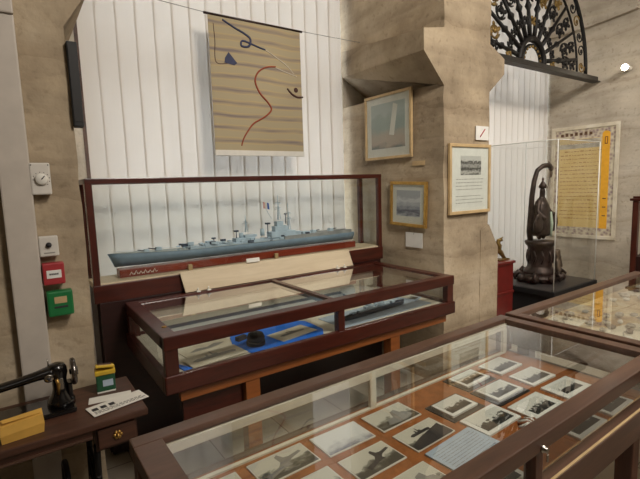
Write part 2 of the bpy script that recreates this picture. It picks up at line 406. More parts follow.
def blind(a, b, label, x_start, y=3.33, tilt=.055, pitch=.127, lo=.25):
    t = thing('vertical_blind', label, 'blind', ((a + b) / 2, y, 0))
    mb = MB(); x = x_start; cx = (a + b) / 2
    while x + pitch > a: x -= pitch
    x += pitch
    i = 0
    while x < b:
        tl = tilt + random.uniform(-.012, .012); w = pitch * .552
        dx, dy = math.cos(tl) * w, math.sin(tl) * w
        xl, xr = max(x - dx, a + .005), min(x + dx, b - .005)
        n = 5; 
        prev = None
        bulge = .0015
        ring = []
        for k in range(n + 1):
            u = k / n * 2 - 1; px = x + dx * u; py = dy * u - bulge * (1 - u * u)
            px = min(max(px, a + .004), b - .004)
            ring.append((px - cx, py))
        th = .0012
        poly = ring + [(p[0], p[1] + th) for p in reversed(ring)]
        if ring[-1][0] - ring[0][0] > .01: mb.prism(poly, 'Z', lo, 3.92)
        x += pitch; i += 1
    mb.build('slats', 'slat', t)
    MB().box((a - cx, -.03, 3.92), (b - cx, .03, 3.96), .004).build('headrail', 'white', t)
    mb = MB().tube([(a - cx, -.03, lo + .03), (b - cx, -.03, lo + .03)], .002, 5); mb.build('bottom_chain', 'white', t)
    return t
blind(.45, 2.655, 'white vertical slat blind behind the striped scroll and the warship case', .627)
blind(3.36, 6.19, 'white vertical slat blind behind the bronze statue, under the iron fanlight', 4.9)

# ------------------------------------------------------------------ lamps
def ceiling_fill(x, y, tx, ty, tz, energy, label, size=.9, color=(1, .93, .84), ang=110):
    t = thing('ceiling_fill_lamp', label, 'lamp', (x, y, H))
    MB().lathe([(.46, -.06), (.48, -.05), (.48, 0)], seg=28).build('lamp_housing', 'white', t)
    MB().lathe([(.001, -.064), (.44, -.062), (.44, -.055)], seg=28).build('lamp_diffuser', 'lampglow' if False else 'white', t)
    d = bpy.data.lights.new('lamp_light', 'AREA'); d.shape = 'DISK'; d.size = size; d.energy = energy; d.color = color; d.spread = math.radians(ang + 40)
    o = bpy.data.objects.new('lamp_light', d); C.objects.link(o); o.parent = t; o.location = (0, 0, -.08)
    v = Vector((tx - x, ty - y, tz - H + .08)); o.rotation_euler = v.to_track_quat('-Z', 'Y').to_euler()
LAMPS = [(1.5, -.2, 2.7, 2.5, 1.4, 112, 'unseen round ceiling fill lamp above the photograph case'),
         (4.6, .2, 5.4, 2.4, 1.2, 100, 'unseen round ceiling fill lamp near the right wall'),
         (-.6, -.6, .2, 2.0, 1.0, 3, 'unseen round ceiling fill lamp on the left side of the room'),
         (2.0, -1.9, 2.2, 1.2, .6, 62, 'unseen round ceiling fill lamp at the far back of the room')]
for l in LAMPS: ceiling_fill(l[0], l[1], l[2], l[3], l[4], l[5], l[6])  # unseen ceiling lamps, put in and aimed as warm fill for the room

# small spotlight on the right wall
t = thing('wall_spotlight', 'small bright spotlight fixed high on the right wall above the poster', 'lamp', (6.12, 2.36, 2.87))
MB().lathe([(.02, .0), (.03, .05), (.03, .078)], axis='X', seg=16).build('lamp_bracket', 'white', t)
MB().lathe([(.0, -.052), (.034, -.05), (.042, -.02), (.036, .0), (.02, .01)], axis='X', seg=16).build('lamp_head', 'white', t)
MB().blob((-.056, 0, 0), (.016, .036, .036)).build('lamp_bulb', 'lampglow', t)

# ------------------------------------------------------------------ scroll on its cord
SY = 3.10
t_scroll = t = thing('hanging_scroll', 'striped ochre woven hanging scroll with a red winding line', 'wall hanging', (1.62, SY, 1.855))
def sp(u, v, off=0):  # scroll coordinates, v down
    return (-.375 + .77 * u - .02 * (1 - v) * 0, -off, .965 - .965 * v)
MB().box((-.372, -.0015, 0), (.388, .0015, .965)).build('scroll_cloth', 'scroll', t)
MB().tube([(-.40, 0, .968), (.41, 0, .968)], .009, 8).build('top_rod', 'mahog_dark', t)
MB().box((-.376, -.008, -.012), (.392, .008, .028), .003).build('bottom_rod', 'mount', t)
def curve(name, pts, r, mat, par, cnv):
    P = [Vector(cnv(*p)) for p in pts]; out = []
    for i in range(len(P) - 1):      # Catmull-Rom
        a, b, c, d = P[max(i - 1, 0)], P[i], P[i + 1], P[min(i + 2, len(P) - 1)]
        for k in range(6):
            s = k / 6; out.append(.5 * ((2 * b) + (c - a) * s + (2 * a - 5 * b + 4 * c - d) * s * s + (3 * b - a - 3 * c + d) * s ** 3))
    out.append(P[-1]); rr = [r * (1 - .5 * abs(i / len(out) - .4)) for i in range(len(out))]
    return MB().tube(out, rr, 6).build(name, mat, par)
def sc(x, y):     # from a 377 x 479 study of the scroll
    u = (x - 52) / 265; top = 35 + 55 * u; v = (y - top) / (442 + 4 * u - top)
    return sp(u, v, .002)
m_blue = plain('slate_blue_thread', (62, 66, 92), .8); m_red = plain('brick_red_thread', (150, 72, 48), .8); m_pale = plain('pale_thread', (206, 196, 178), .8); m_brown = plain('brown_thread', (78, 50, 44), .8)
curve('blue_ribbon', [(90, 52), (120, 74), (148, 92), (164, 108), (158, 128), (138, 126), (142, 112), (168, 122), (190, 132), (206, 138)], .009, m_blue, t, sc)
curve('pale_line', [(206, 138), (240, 162), (270, 185), (292, 210)], .004, m_pale, t, sc)
curve('pale_line', [(232, 188), (262, 202), (300, 216)], .004, m_pale, t, sc)
curve('red_line', [(235, 187), (206, 188), (182, 202), (172, 228), (184, 262), (208, 292), (216, 312), (196, 332), (162, 352), (142, 378), (130, 400), (125, 418)], .0075, m_red, t, sc)
curve('brown_outline', [(66, 62), (68, 110), (68, 172), (100, 176)], .003, m_brown, t, sc)
MB().prism([(p[0], p[2]) for p in (sc(92, 160), sc(102, 144), (sc(110, 156)), sc(124, 176), sc(116, 182), sc(90, 174))], 'Y', -.005, -.0016).build('dark_patch', m_blue, t)
curve('boat_line', [(268, 250), (282, 266), (300, 276), (318, 276)], .009, m_brown, t, sc)
MB().blob(sc(296, 255), (.02, .004, .02)).build('boat_dot', m_brown, t)
MB().tube([(.46 - 1.62, .03, 2.88 - 1.855), (1.22 - 1.62, .014, .977), (2.01 - 1.62, .014, .977), (2.66 - 1.62, .03, .99)], .0022, 6).build('hanging_cord', 'greyink', t)

# ------------------------------------------------------------------ upper case with the warship
def frame_box(lo, hi, t, th=None):
    """twelve bars of a box frame"""
    (x0, y0, z0), (x1, y1, z1) = lo, hi; mb = MB(); b = .004
    for x in (x0, x1 - t):
        for y in (y0, y1 - t): mb.box((x, y, z0), (x + t, y + t, z1), b)
    for z in (z0, z1 - t):
        for y in (y0, y1 - t): mb.box((x0 + t, y, z), (x1 - t, y + t, z + t), b)
        for x in (x0, x1 - t): mb.box((x, y0 + t, z), (x + t, y1 - t, z + t), b)
    return mb
UX0, UX1, UY0, UY1, UZ0, UZ1 = .345, 2.585, 2.80, 3.08, 1.045, 1.68
t = thing('warship_display_case', 'long mahogany and glass case holding the grey warship model', 'display case', ((UX0 + UX1) / 2, UY0, 0))
ox = -(UX0 + UX1) / 2; oy = -UY0
def up(p): return (p[0] + ox, p[1] + oy, p[2])
mb = MB(); T = .036
for x in (UX0, UX1 - T):
    for y in (UY0, UY1 - T): MB().box(up((x, y, UZ0)), up((x + T, y + T, UZ1)), .004).build('corner_post', 'mahog_v', t)
mb = MB()
for y in (UY0, UY1 - T): mb.box(up((UX0, y - .002, UZ1 - .03)), up((UX1, y + T, UZ1 + .002)), .004)
for x in (UX0, UX1 - T): mb.box(up((x, UY0, UZ1 - .03)), up((x + T, UY1, UZ1 + .001)), .004)
mb.build('top_rails', 'mahog', t)
MB().box(up((UX0 + .002, UY0 + .012, UZ0 - .005)), up((UX1 - .002, UY1 - .002, UZ0 + .028)), .003).build('display_floor', 'oak', t)
MB().box(up((UX0 - .005, UY0 - .004, .96)), up((UX1 + .005, UY0 + .03, UZ0 + .02)), .004).build('front_apron', 'mahog', t)
MB().box(up((UX0 + .01, UY0 + .031, .02)), up((UX1 - .01, UY1, UZ0 - .006)), .004).build('cabinet_body', 'mahog_dark', t)
MB().box(up((UX0 + .02, UY0 + .0, .02)), up((UX1 - .02, UY0 + .03, .959)), .003).build('cabinet_front', 'mahog_dark', t)
MB().box(up((UX0 + T, UY0 + .012, UZ0 + .03)), up((UX1 - T, UY0 + .016, UZ1 - .03))).build('front_pane', 'glass', t)
MB().box(up((UX0 + .012, UY0 + T, UZ0 + .03)), up((UX0 + .016, UY1 - T, UZ1 - .03))).build('side_pane', 'glass', t)
MB().box(up((UX1 - .016, UY0 + T, UZ0 + .03)), up((UX1 - .012, UY1 - T, UZ1 - .03))).build('side_pane', 'glass', t)
MB().box(up((UX0 + T, UY0 + T, UZ1 - .012)), up((UX1 - T, UY1 - T, UZ1 - .008))).build('top_pane', 'glass', t)

# warship model, bow to the left
SX0, SX1, SYc, SZ = .452, 2.355, 2.95, 1.19
t = thing('warship_model', 'grey-blue warship model on a red stand inside the upper glass case', 'model ship', ((SX0 + SX1) / 2, SYc, 1.075))
cx = (SX0 + SX1) / 2; L_ = SX1 - SX0; zb = 1.075
def hx(u): return SX0 + L_ * u - cx
def beam(u): return .074 * min(1, (u / .22) ** .65) * (1 if u < .86 else 1 - .25 * ((u - .86) / .14))
def sheer(u): return 1.205 - zb + .02 * max(0, (1 - u / .3)) ** 1.5
rings = []
for i in range(31):
    u = i / 30; b = max(beam(u), .002); zt = sheer(u); zk = SZ - .05 - zb
    rake = .035 * (1 - (min(u, .08) / .08)); x = hx(u)
    rings.append([(x, -b, zt), (x + rake * .5, -b * .93, zt - .03), (x + rake, -b * .55, zk), (x + rake, b * .55, zk), (x + rake * .5, b * .93, zt - .03), (x, b, zt)])
MB().loft(rings).build('hull', 'hull', t)
dk = []
for i in range(31):
    u = i / 30; b = max(beam(u), .002) * 1.0; dk.append((hx(u), b, sheer(u)))
mb = MB(); 
for i in range(30):
    a, b = dk[i], dk[i + 1]
    vs = [mb.bm.verts.new(p) for p in ((a[0], -a[1], a[2] + .002), (b[0], -b[1], b[2] + .002), (b[0], b[1], b[2] + .002), (a[0], a[1], a[2] + .002))]
    mb.bm.faces.new(vs)
mb.build('deck', 'deck', t)
def turret(u, s=1., z=0, face=-1):
    x = hx(u); zt = sheer(u) + z; mb = MB()
    mb.prism([(x - .03 * s, zt), (x + .03 * s, zt), (x + .026 * s, zt + .028 * s), (x - .018 * s, zt + .03 * s)], 'Y', -.026 * s, .026 * s)
    o = mb.build('gun_turret', 'super', t)
    mb = MB()
    for y in (-.011, .011): mb.tube([(x + face * .02 * s, y * s, zt + .016 * s), (x + face * .085 * s, y * s, zt + .026 * s)], .004 * s, 6)
    mb.build('gun_barrels', 'navy', o)
turret(.12, .6); turret(.16, .7, .006); turret(.80, .7, .024, 1); turret(.89, .7, .024, 1)
mb = MB()      # raised after deck
rg = []
for i in range(14):
    u = .64 + .345 * i / 13; b = beam(u) * .99; rg.append([(hx(u), -b, sheer(u)), (hx(u), -b, sheer(u) + .024), (hx(u), b, sheer(u) + .024), (hx(u), b, sheer(u))])
mb.loft(rg, smooth=False).build('after_deck', plain('warm_grey_deck', (150, 152, 152), .7), t)
sup = MB(); rnd = random.Random(11)
def sb(u0, u1, w, z0, z1): 
    z = sheer((u0 + u1) / 2); sup.box((hx(u0), -w, z + z0), (hx(u1), w, z + z1), .003)
sb(.26, .74, .045, 0, .012); sb(.31, .40, .034, .012, .024); sb(.44, .52, .034, .012, .04); sb(.59, .70, .04, .018, .062)
sb(.61, .67, .03, .062, .10); sb(.62, .65, .022, .10, .135); sb(.33, .36, .02, .024, .04); sb(.48, .53, .026, .04, .056)
sb(.74, .78, .03, 0, .04); sb(.70, .73, .03, .018, .05); sb(.84, .87, .025, 0, .022)
sup.build('superstructure', 'super', t)
mb = MB()
for i in range(46):   # boats, lockers, small guns along the deck
    u = rnd.uniform(.22, .78); y = rnd.choice((-1, 1)) * rnd.uniform(.03, .058); z = sheer(u) + .002 + (.018 if abs(y) < .044 else 0)
    s = rnd.uniform(.006, .015); MB().box((hx(u) - s * 1.4, y - s * .5, z), (hx(u) + s * 1.4, y + s * .5, z + s * 1.3), .001).build('deck_fitting', rnd.choice(('navy', 'super', 'super')), t)
mb = MB()
for i in range(16):
    u = rnd.uniform(.25, .78); s = rnd.choice((-1, 1)); MB().blob((hx(u), s * rnd.uniform(.042, .058), sheer(u) + .02), (.022, .007, .007), 1).build('ship_boat', 'super', t)
for u, h in ((.47, .035), (.56, .05)):
    z = sheer(u) + .04; MB().lathe([(.017, 0), (.015, h), (.013, h), (.012, h - .008)], (hx(u), 0, z), 14).build('funnel', 'super', t)
def mast(u, z0, z1, w=.016, arms=()):
    x = hx(u); z = sheer(u); mb = MB()
    for sx, sy in ((-1, -1), (1, -1), (0, 1)):
        mb.tube([(x + sx * w, sy * w, z + z0), (x, 0, z + z1 * .82)], .0022, 5)
    mb.tube([(x, 0, z + z0), (x, 0, z + z1)], .0022, 5)
    n = 7
    for i in range(n):
        q = i / n; ww = w * (1 - q) ; zz = z + z0 + (z1 * .82 - z0) * q
        mb.tube([(x - ww, -ww, zz), (x + ww, -ww, zz)], .0014, 4); mb.tube([(x - ww, -ww, zz), (x + ww * .85, -ww * .85, zz + .03)], .0014, 4)
    for a in arms:
        mb.tube([(x, -.04, z + a), (x, .04, z + a)], .0016, 4); mb.tube([(x - .03, 0, z + a - .01), (x + .03, 0, z + a - .01)], .0016, 4)
    return mb.build('lattice_mast', 'super', t)
m1 = mast(.635, .15, .335, .014, (.24, .28)); m2 = mast(.68, .07, .27, .012, (.16, .2)); m3 = mast(.49, .08, .2, .012, (.15,))
for u, z, s in ((.585, .12, .014), (.45, .085, .013), (.36, .05, .011), (.668, .185, .009)):
    x = hx(u); zz = sheer(u) + z
    mb = MB().box((x - s * 1.2, -s, zz), (x + s * 1.2, s, zz + s * .9), .003).tube([(x, 0, zz - .07), (x, 0, zz)], .0035, 6); mb.build('gun_director', 'navy', t)
x = hx(.585); z = sheer(.6)
fl = MB().tube([(x + .035, 0, z + .16), (x - .035, 0, z + .285)], .0015, 5).build('flag_line', 'super', t)
for i, mt in enumerate(('flagblue', 'white', 'flagred')):
    a = x + .018 - i * .017; zz = z + .24 + .004 * i
    MB().prism([(a, zz + .038), (a - .017, zz + .042), (a - .013, zz - .006), (a + .004, zz - .01)], 'Y', -.001, .001).build('flag_stripe', mt, fl)
mb = MB()
for i in range(31):
    u = .03 + .94 * i / 30; x = hx(u)
    for s in (-1, 1): mb.tube([(x, s * beam(u) * .97, sheer(u)), (x, s * beam(u) * .97, sheer(u) + .012)], .0008, 4)
for s in (-1, 1): mb.tube([(hx(.03 + .94 * i / 30), s * beam(.03 + .94 * i / 30) * .97, sheer(.03 + .94 * i / 30) + .012) for i in range(31)], .0008, 4)
mb.build('deck_railing', 'super', t)
stand = MB().box((.505 - cx, -.05, 0), (2.37 - cx, .05, .05), .004).build('stand', 'redstand', t)
mb = MB(); xq = .56 - cx       # small painted white mark at the bow end of the stand
for i in range(6):
    a = xq + i * .028; mb.tube([(a, -.0515, .012), (a + .012, -.0515, .03 + .006 * (i % 2)), (a + .02, -.0515, .014), (a + .03, -.0515, .02)], .0028, 5)
mb.build('painted_mark', 'paper', stand)
for a in (.93, 1.58):
    tag(MB().box((a - .014, 2.855, 1.0735), (a + .014, 2.875, 1.112), .003).build('wooden_block', 'palegold'), 'small tan wooden block in front of the %s part of the warship stand' % ('left' if a < 1 else 'middle'), 'block')

# slanted pale board in front of the upper case
t = tag(MB().loft([[(.835, 2.778, 1.078), (2.198, 2.778, 1.078), (2.198, 2.792, 1.084), (.835, 2.792, 1.084)],
                   [(.855, 2.752, .953), (2.222, 2.752, .953), (2.222, 2.768, .953), (.855, 2.768, .953)]], smooth=False).build('slanted_board', 'oak'),
        'pale oak board leaning aslant between the warship case and the flat glass case', 'board')
for x in (.93, 1.0, 2.05, 2.12): MB().tube([(x, 2.748, .953), (x, 2.735, .975)], .004, 6).box((x - .012, 2.722, .951), (x + .012, 2.75, .957), .001).build('support_clip', 'edge', t)
t = thing('label_card', 'blank white label card lying above the pale slanted board', 'card', (1.345, 2.785, 1.0855))
MB().box((-.05, -.012, .002), (.05, -.01, .03), 0, Euler((-.3, 0, 0))).build('card_sheet', 'paper', t)
MB().box((-.05, -.008, .0), (.05, .004, .004)).build('card_foot', 'paper', t)

# ------------------------------------------------------------------ lower flat case
LX0, LX1, LY0, LY1, LZ = .495, 2.49, 1.965, 2.775, .95
t = thing('flat_display_case', 'mahogany flat glass case with blue cloth below the warship case', 'display case', ((LX0 + LX1) / 2, LY0, 0))
ox, oy = -(LX0 + LX1) / 2, -LY0
W = .07
mb = MB(); mb.box(up((LX0, LY0, .885)), up((LX1, LY0 + W, LZ)), .006).box(up((LX0, LY1 - .05, .885)), up((LX1, LY1, LZ)), .006)
for x in (LX0, LX1 - W): mb.box(up((x, LY0 + .02, .886)), up((x + W, LY1 - .02, LZ - .0005)), .006)
mb.box(up((1.455, LY0 + W, .91)), up((1.49, LY1 - .05, LZ - .001)), .003)
mb.build('top_frame', 'mahog', t)
mb = MB(); 
for x, w in ((LX0 + .004, .06), (1.475, .045), (LX1 - .064, .06)): MB().box(up((x, LY0 + .006, .72)), up((x + w, LY0 + .05, .886)), .003).build('upright_post', 'mahog_v', t)
for x in (LX0 + .004, LX1 - .064): MB().box(up((x, LY1 - .05, .72)), up((x + .06, LY1 - .006, .886)), .003).build('upright_post', 'mahog_v', t)
mb = MB().box(up((LX0 - .006, LY0 - .006, .68)), up((LX1 + .006, LY0 + .035, .765)), .008).box(up((LX0 - .006, LY1 - .035, .68)), up((LX1 + .006, LY1, .765)), .006)
for x in (LX0 - .006, LX1 - .029): mb.box(up((x, LY0 + .03, .681)), up((x + .035, LY1 - .03, .764)), .006)
mb.build('bottom_frame', 'mahog', t)
MB().box(up((LX0 + .02, LY0 + .03, .70)), up((LX1 - .02, LY1 - .02, .745))).build('case_floor', 'cream', t)
for a, b in ((LX0 + W, 1.455), (1.49, LX1 - W)):
    MB().box(up((a, LY0 + W, LZ - .014)), up((b, LY1 - .05, LZ - .010))).build('top_pane', 'glass_top', t)
for a, b in ((LX0 + .064, 1.475), (1.52, LX1 - .064)):
    MB().box(up((a, LY0 + .02, .764)), up((b, LY0 + .024, .887))).build('front_pane', 'glass', t)
for x in (LX0 + .02, LX1 - .024): MB().box(up((x, LY0 + .05, .764)), up((x + .004, LY1 - .05, .887))).build('side_pane', 'glass', t)
MB().box(up((LX0 + .05, LY1 - .028, .745)), up((LX1 - .05, LY1 - .02, .887))).build('back_board', 'cream', t)
mb = MB().box(up((.56, 1.985, .625)), up((2.43, 2.02, .679)), .004)
mb.build('stand_rail', 'amber', t)
for x in (.93, 1.94): MB().box(up((x - .04, 1.99, .0)), up((x + .04, 2.06, .624)), .004).build('leg', 'amber', t)
MB().box(up((.58, 2.03, .50)), up((.888, 2.045, .624)), .002).build('stand_panel', 'mahog', t)
for x in (.62, 2.39): MB().box(up((x - .012, 2.05, .60)), up((x + .012, 2.74, .679)), .002).build('side_rail', 'mahog_dark', t)
mb = MB().lathe([(.012, 0), (.012, .004), (.007, .006)], up((.545, 2.13, LZ - .0005)), 14); mb.build('lock', 'brass', t)

# contents of the flat case
def sheet(name, label, cat, c, w, h, ang, z, mat, th=.003, art=None, group=None, artmat='ship', inset=.012):
    o = thing(name, label, cat, (c[0], c[1], z), math.radians(ang), group)
    MB().box((-w / 2, -h / 2, 0), (w / 2, h / 2, th), .0006).build('sheet', mat, o)
    if art is not False:
        MB().box((-w / 2 + inset, -h / 2 + inset, th), (w / 2 - inset, h / 2 - inset, th + .0007)).build('print', artmat, o)
    return o
def silhouette(o, poly, s, z, mat='ink', name='printed_figure', off=(0, 0)):
    MB().prism([(off[0] + x * s, off[1] + y * s) for x, y in poly], 'Z', z, z + .0005).build(name, mat, o)
SHIPP = [(-1, 0), (-.8, .12), (-.35, .12), (-.3, .35), (-.22, .35), (-.2, .15), (-.05, .15), (-.02, .6), (.02, .6), (.04, .28), (.2, .28), (.22, .12), (.9, .1), (1, -.02), (.9, -.16), (-.85, -.16)]
z7 = .746
mb = MB(); g = 10      # blue cloth with a gently uneven edge
poly = [(.96, 2.33), (.905, 2.16), (.955, 2.03), (1.10, 2.02), (1.24, 2.015), (1.40, 2.02), (1.452, 2.1), (1.455, 2.30), (1.38, 2.36), (1.2, 2.35), (1.05, 2.39)]
tag(MB().prism(poly, 'Z', z7, z7 + .008).build('blue_cloth', 'blue'), 'bright blue cloth spread under the cap in the flat glass case', 'cloth')
tag(MB().prism([(.60, 2.03), (.64, 2.035), (.60, 2.12), (.585, 2.10)], 'Z', z7, z7 + .006).build('blue_cloth', 'blue'), 'scrap of blue cloth in the near left corner of the flat glass case', 'cloth')
o = sheet('drawing_sheet', 'cream sheet with a long ship drawing at the left front of the flat glass case', 'drawing', (.78, 2.105), .30, .15, 6, z7 + .008, 'paper_cream', art=False)
silhouette(o, SHIPP, .12, .0032, 'greyink')
o = sheet('drawing_sheet', 'cream sheet with a faint sketch behind the long ship drawing', 'drawing', (.80, 2.265), .30, .15, 8, z7, 'paper_cream', art=False)
silhouette(o, [(-1, -.1), (-.5, .2), (0, .05), (.5, .3), (1, .1), (.6, -.1), (0, -.2)], .11, .0032, 'greyink')
o = sheet('drawing_sheet', 'cream sheet with a small sketch on the blue cloth, right of the dark cap', 'drawing', (1.27, 2.15), .26, .15, 10, z7 + .009, 'paper_cream', art=False)
silhouette(o, SHIPP, .09, .0032, 'greyink')
o = sheet('drawing_sheet', 'large pale drawing at the back left of the flat glass case', 'drawing', (.82, 2.55), .40, .2, 2, z7, 'paper', art=False)
silhouette(o, SHIPP, .16, .0032, 'greyink')
o = sheet('drawing_sheet', 'pale sheet at the back middle of the flat glass case', 'drawing', (1.28, 2.53), .30, .2, -3, z7, 'paper_cream', art=False)
silhouette(o, SHIPP, .12, .0032, 'greyink')
o = thing('sailor_cap', 'small dark round cap standing on the blue cloth', 'cap', (1.02, 2.12, z7 + .009), .2)
MB().lathe([(.05, 0), (.052, .02), (.045, .024)], seg=20).build('cap_band', 'black', o)
MB().lathe([(.046, .022), (.05, .04), (.04, .062), (.02, .07), (.001, .071)], seg=20).build('cap_crown', 'ink', o)
o = thing('small_box', 'little dark box on the blue cloth behind the cap', 'box', (.985, 2.235, z7 + .009), .3)
MB().box((-.03, -.015, 0), (.03, .015, .018), .002).build('box_body', 'ink', o)
MB().box((-.031, -.016, .0181), (.031, .016, .024), .002).build('box_lid', 'black', o)
# right half: a second model ship, a dish, blue and pale sheets
o = sheet('sea_chart', 'blue-grey sheet under the small model ship in the flat glass case', 'chart', (1.97, 2.19), .82, .26, 3, z7, 'paper_blue', art=False)
o = thing('small_warship_model', 'long dark model warship lying in the right half of the flat glass case', 'model ship', (1.93, 2.17, z7 + .0035), .10)
rings = []
for i in range(17):
    u = i / 16; b = max(.003, .026 * min(1, (u / .3) ** .6) * min(1, ((1 - u) / .2) ** .5 + .15)); x = -.30 + .6 * u
    rings.append([(x, -b, .03), (x, -b * .7, 0), (x, b * .7, 0), (x, b, .03)])
MB().loft(rings).build('hull', 'navy', o)
mb = MB()
for a, b, h in ((-.16, .14, .012), (-.1, -.02, .028), (.0, .08, .03), (-.08, -.05, .05), (.02, .05, .045)): mb.box((a, -.013, .03), (b, .013, .03 + h), .002)
mb.build('superstructure', 'super', o)
mb = MB()
for a in (-.065, .035): mb.tube([(a, 0, .06), (a, 0, .1)], .0018, 5)
mb.build('masts', 'super', o)
for a in (-.2, .18): MB().box((a - .015, -.01, .03), (a + .015, .01, .042), .002).tube([(a, 0, .037), (a + (-.04 if a < 0 else .04), 0, .04)], .002, 5).build('gun_turret', 'super', o)
o = thing('white_cap', 'round white cap at the back right of the flat glass case', 'cap', (2.10, 2.56, z7))
MB().lathe([(.10, 0), (.11, .02), (.112, .03), (.10, .035)], seg=28).build('cap_band', 'navy', o)
MB().lathe([(.10, .033), (.13, .05), (.125, .062), (.05, .07), (.001, .072)], seg=28).build('cap_crown', 'paper', o)
for i, (x, y, w, h, a, lb) in enumerate(((2.36, 2.28, .1, .16, 20, 'blue booklet at the right front of the flat glass case'), (1.66, 2.42, .2, .14, -8, 'grey-blue card behind the small model ship in the flat glass case'))):
    o = sheet('booklet' if i == 0 else 'grey_card', lb, 'booklet' if i == 0 else 'card', (x, y), w, h, a, z7 + (.0 if i else .0035), 'paper_blue', th=.006, artmat='ship')

# ------------------------------------------------------------------ big photograph case (front)
BR = math.radians(.7)
t = thing('photograph_display_case', 'large brown wooden glass-topped case full of old photographs in the foreground', 'display case', (.195, 1.205, 0), BR)
BX, BD = 1.712, .66       # width, depth ; local y from 0 (back) to -BD (front)
mb = MB(); fw = .054
mb.box((0, -fw, .905), (BX, 0, .95), .005).box((0, -BD, .905), (BX, -BD + fw, .95), .005)
mb.box((0, -BD + fw - .001, .9055), (fw + .02, -fw + .001, .9495), .003).box((BX - fw, -BD + fw - .001, .9055), (BX, -fw + .001, .9495), .003)
mb.build('top_frame', 'walnut', t)
MB().box((fw + .021, -BD + fw, .931), (BX - fw, -fw, .936)).build('top_pane', 'glass_top', t)
mb = MB()
for x, y in ((.006, -BD + .006), (BX - .051, -BD + .006), (.006, -.051), (BX - .051, -.051)): MB().box((x, y, .775), (x + .045, y + .045, .906), .003).build('upright_post', 'walnut_v', t)
MB().box((.835, -BD + .006, .775), (.87, -BD + .04, .906), .003).build('upright_post', 'walnut_v', t)
mb = MB()
mb.box((-.004, -BD - .004, .70), (BX + .004, -BD + .04, .80), .006).box((-.004, -.04, .70), (BX + .004, .004, .785), .006)
for x in (-.004, BX - .036): mb.box((x, -BD + .038, .701), (x + .04, -.038, .784), .004)
mb.build('bottom_frame', 'walnut', t)
MB().box((.03, -BD + .035, .755), (BX - .03, -.035, .79)).build('felt_floor', 'felt', t)
MB().box((.03, -BD - .001, .795), (BX - .05, -BD + .006, .803), .001).build('front_highlight', 'palegold', t)  # pale strip stands for the highlight along the foot of the front glass
mb = MB()      # cream painted lining of the back wall, with one upright
mb.box((.05, -.062, .902), (BX - .05, -.048, .93), .001).box((.06, -.066, .79), (BX - .06, -.052, .797), .001)
for x in (.05, .80, BX - .08): mb.box((x, -.064, .797), (x + .028, -.050, .902), .001)
mb.build('back_lining', 'cream', t)
MB().box((.06, -.046, .797), (BX - .06, -.042, .905)).build('back_pane', 'glass', t)
for a, b in ((.052, .834), (.871, BX - .052)): MB().box((a, -BD + .02, .80), (b, -BD + .024, .906)).build('front_pane', 'glass', t)
for x in (.02, BX - .024): MB().box((x, -BD + .052, .785), (x + .004, -.052, .906)).build('side_pane', 'glass', t)
for x, y in ((.04, -BD + .05), (BX - .10, -BD + .05), (.04, -.10), (BX - .10, -.10)): MB().box((x, y, 0), (x + .06, y + .06, .70), .004).build('leg', 'walnut_v', t)
MB().box((.10, -BD + .06, .60), (BX - .10, -BD + .085, .70), .002).build('front_rail', 'walnut', t)
MB().box((.10, -.085, .60), (BX - .10, -.06, .70), .002).build('back_rail', 'walnut', t)
lk = MB().lathe([(.011, 0), (.011, -.006), (.008, -.009), (.008, -.016)], (.852, -BD + .0015, .915), 14, 'Y').build('lock', 'chrome', t)
MB().box((.849, -BD - .016, .885), (.855, -BD - .012, .905), .001).build('lock_key', 'chrome', lk)

CARDS = [  # name, label, centre, w, h, angle, kind
    ('old photograph cut by the left end of the case, left of the aircraft photograph', (.375, 1.066), .16, .105, 1.5, 'full', 'blob'),
    ('old photograph of an aircraft tail in the back row, above the left end', (.585, 1.07), .19, .112, 2, 'full', 'plane'),
    ('pale misty seascape photograph in the back row, left of the dark smoke photograph', (.802, 1.068), .182, .115, 0, 'mist', 'none'),
    ('photograph of dark smoke over water, fourth in the back row', (1.018, 1.068), .183, .112, 1.5, 'full', 'smoke'),
    ('photograph cut by the lower frame, left of the crashing aircraft photograph', (.595, .925), .17, .11, 1, 'full', 'blob'),
    ('photograph of a dark aircraft over pale clouds in the middle row', (.801, .923), .176, .11, 1.5, 'full', 'plane2'),
    ('photograph of a ship on dark sea in the middle row, beside the small black-mounted portrait', (1.024, .925), .182, .108, 2.5, 'full', 'ship'),
    ('plain blue-grey typed sheet near the front of the large case', (1.058, .785), .225, .14, 4, 'text', 'none'),
    ('photograph with dark shapes at the front left, beside the blue-grey sheet', (.83, .772), .17, .11, 2, 'full', 'smoke'),
    ('white-bordered photograph on black mount in the back row, left of two reflected cards', (1.468, 1.083), .150, .092, 2, 'mount_black', 'none'),
    ('small white-bordered photograph on black mount, nearest the bare felt', (1.241, .976), .142, .095, 2, 'mount_black', 'none'),
    ('white-bordered photograph on black mount in the middle row, under the window reflection', (1.47, .946), .16, .099, .8, 'mount_black', 'none'),
    ('white-bordered photograph in the far back row, second from the right end', (1.685, 1.083), .165, .11, 2, 'mount', 'none'),
    ('white-bordered photograph in the middle row at the right end, behind the darkest portrait card', (1.69, .941), .161, .108, -1, 'mount', 'none'),
    ('white-edged photograph of a face beside the striped shell', (1.264, .845), .188, .112, 1.7, 'mount', 'none'),
    ('thick white mount with a dark portrait, right of the striped shell', (1.472, .797), .19, .118, 1, 'mount', 'none'),
    ('thick white mount with a small dark portrait in the right front corner', (1.697, .805), .18, .11, -1.5, 'mount', 'none'),
    ('white mount with a grey print just behind the front glass, right of the lock', (1.466, .655), .18, .10, 0, 'mount', 'none'),
    ('white mount with a grey print behind the front glass at the right end', (1.685, .657), .17, .10, 1, 'mount', 'none'),
    ('white mount behind the front glass, left of the lock', (1.00, .655), .18, .10, 0, 'mount', 'none'),
]
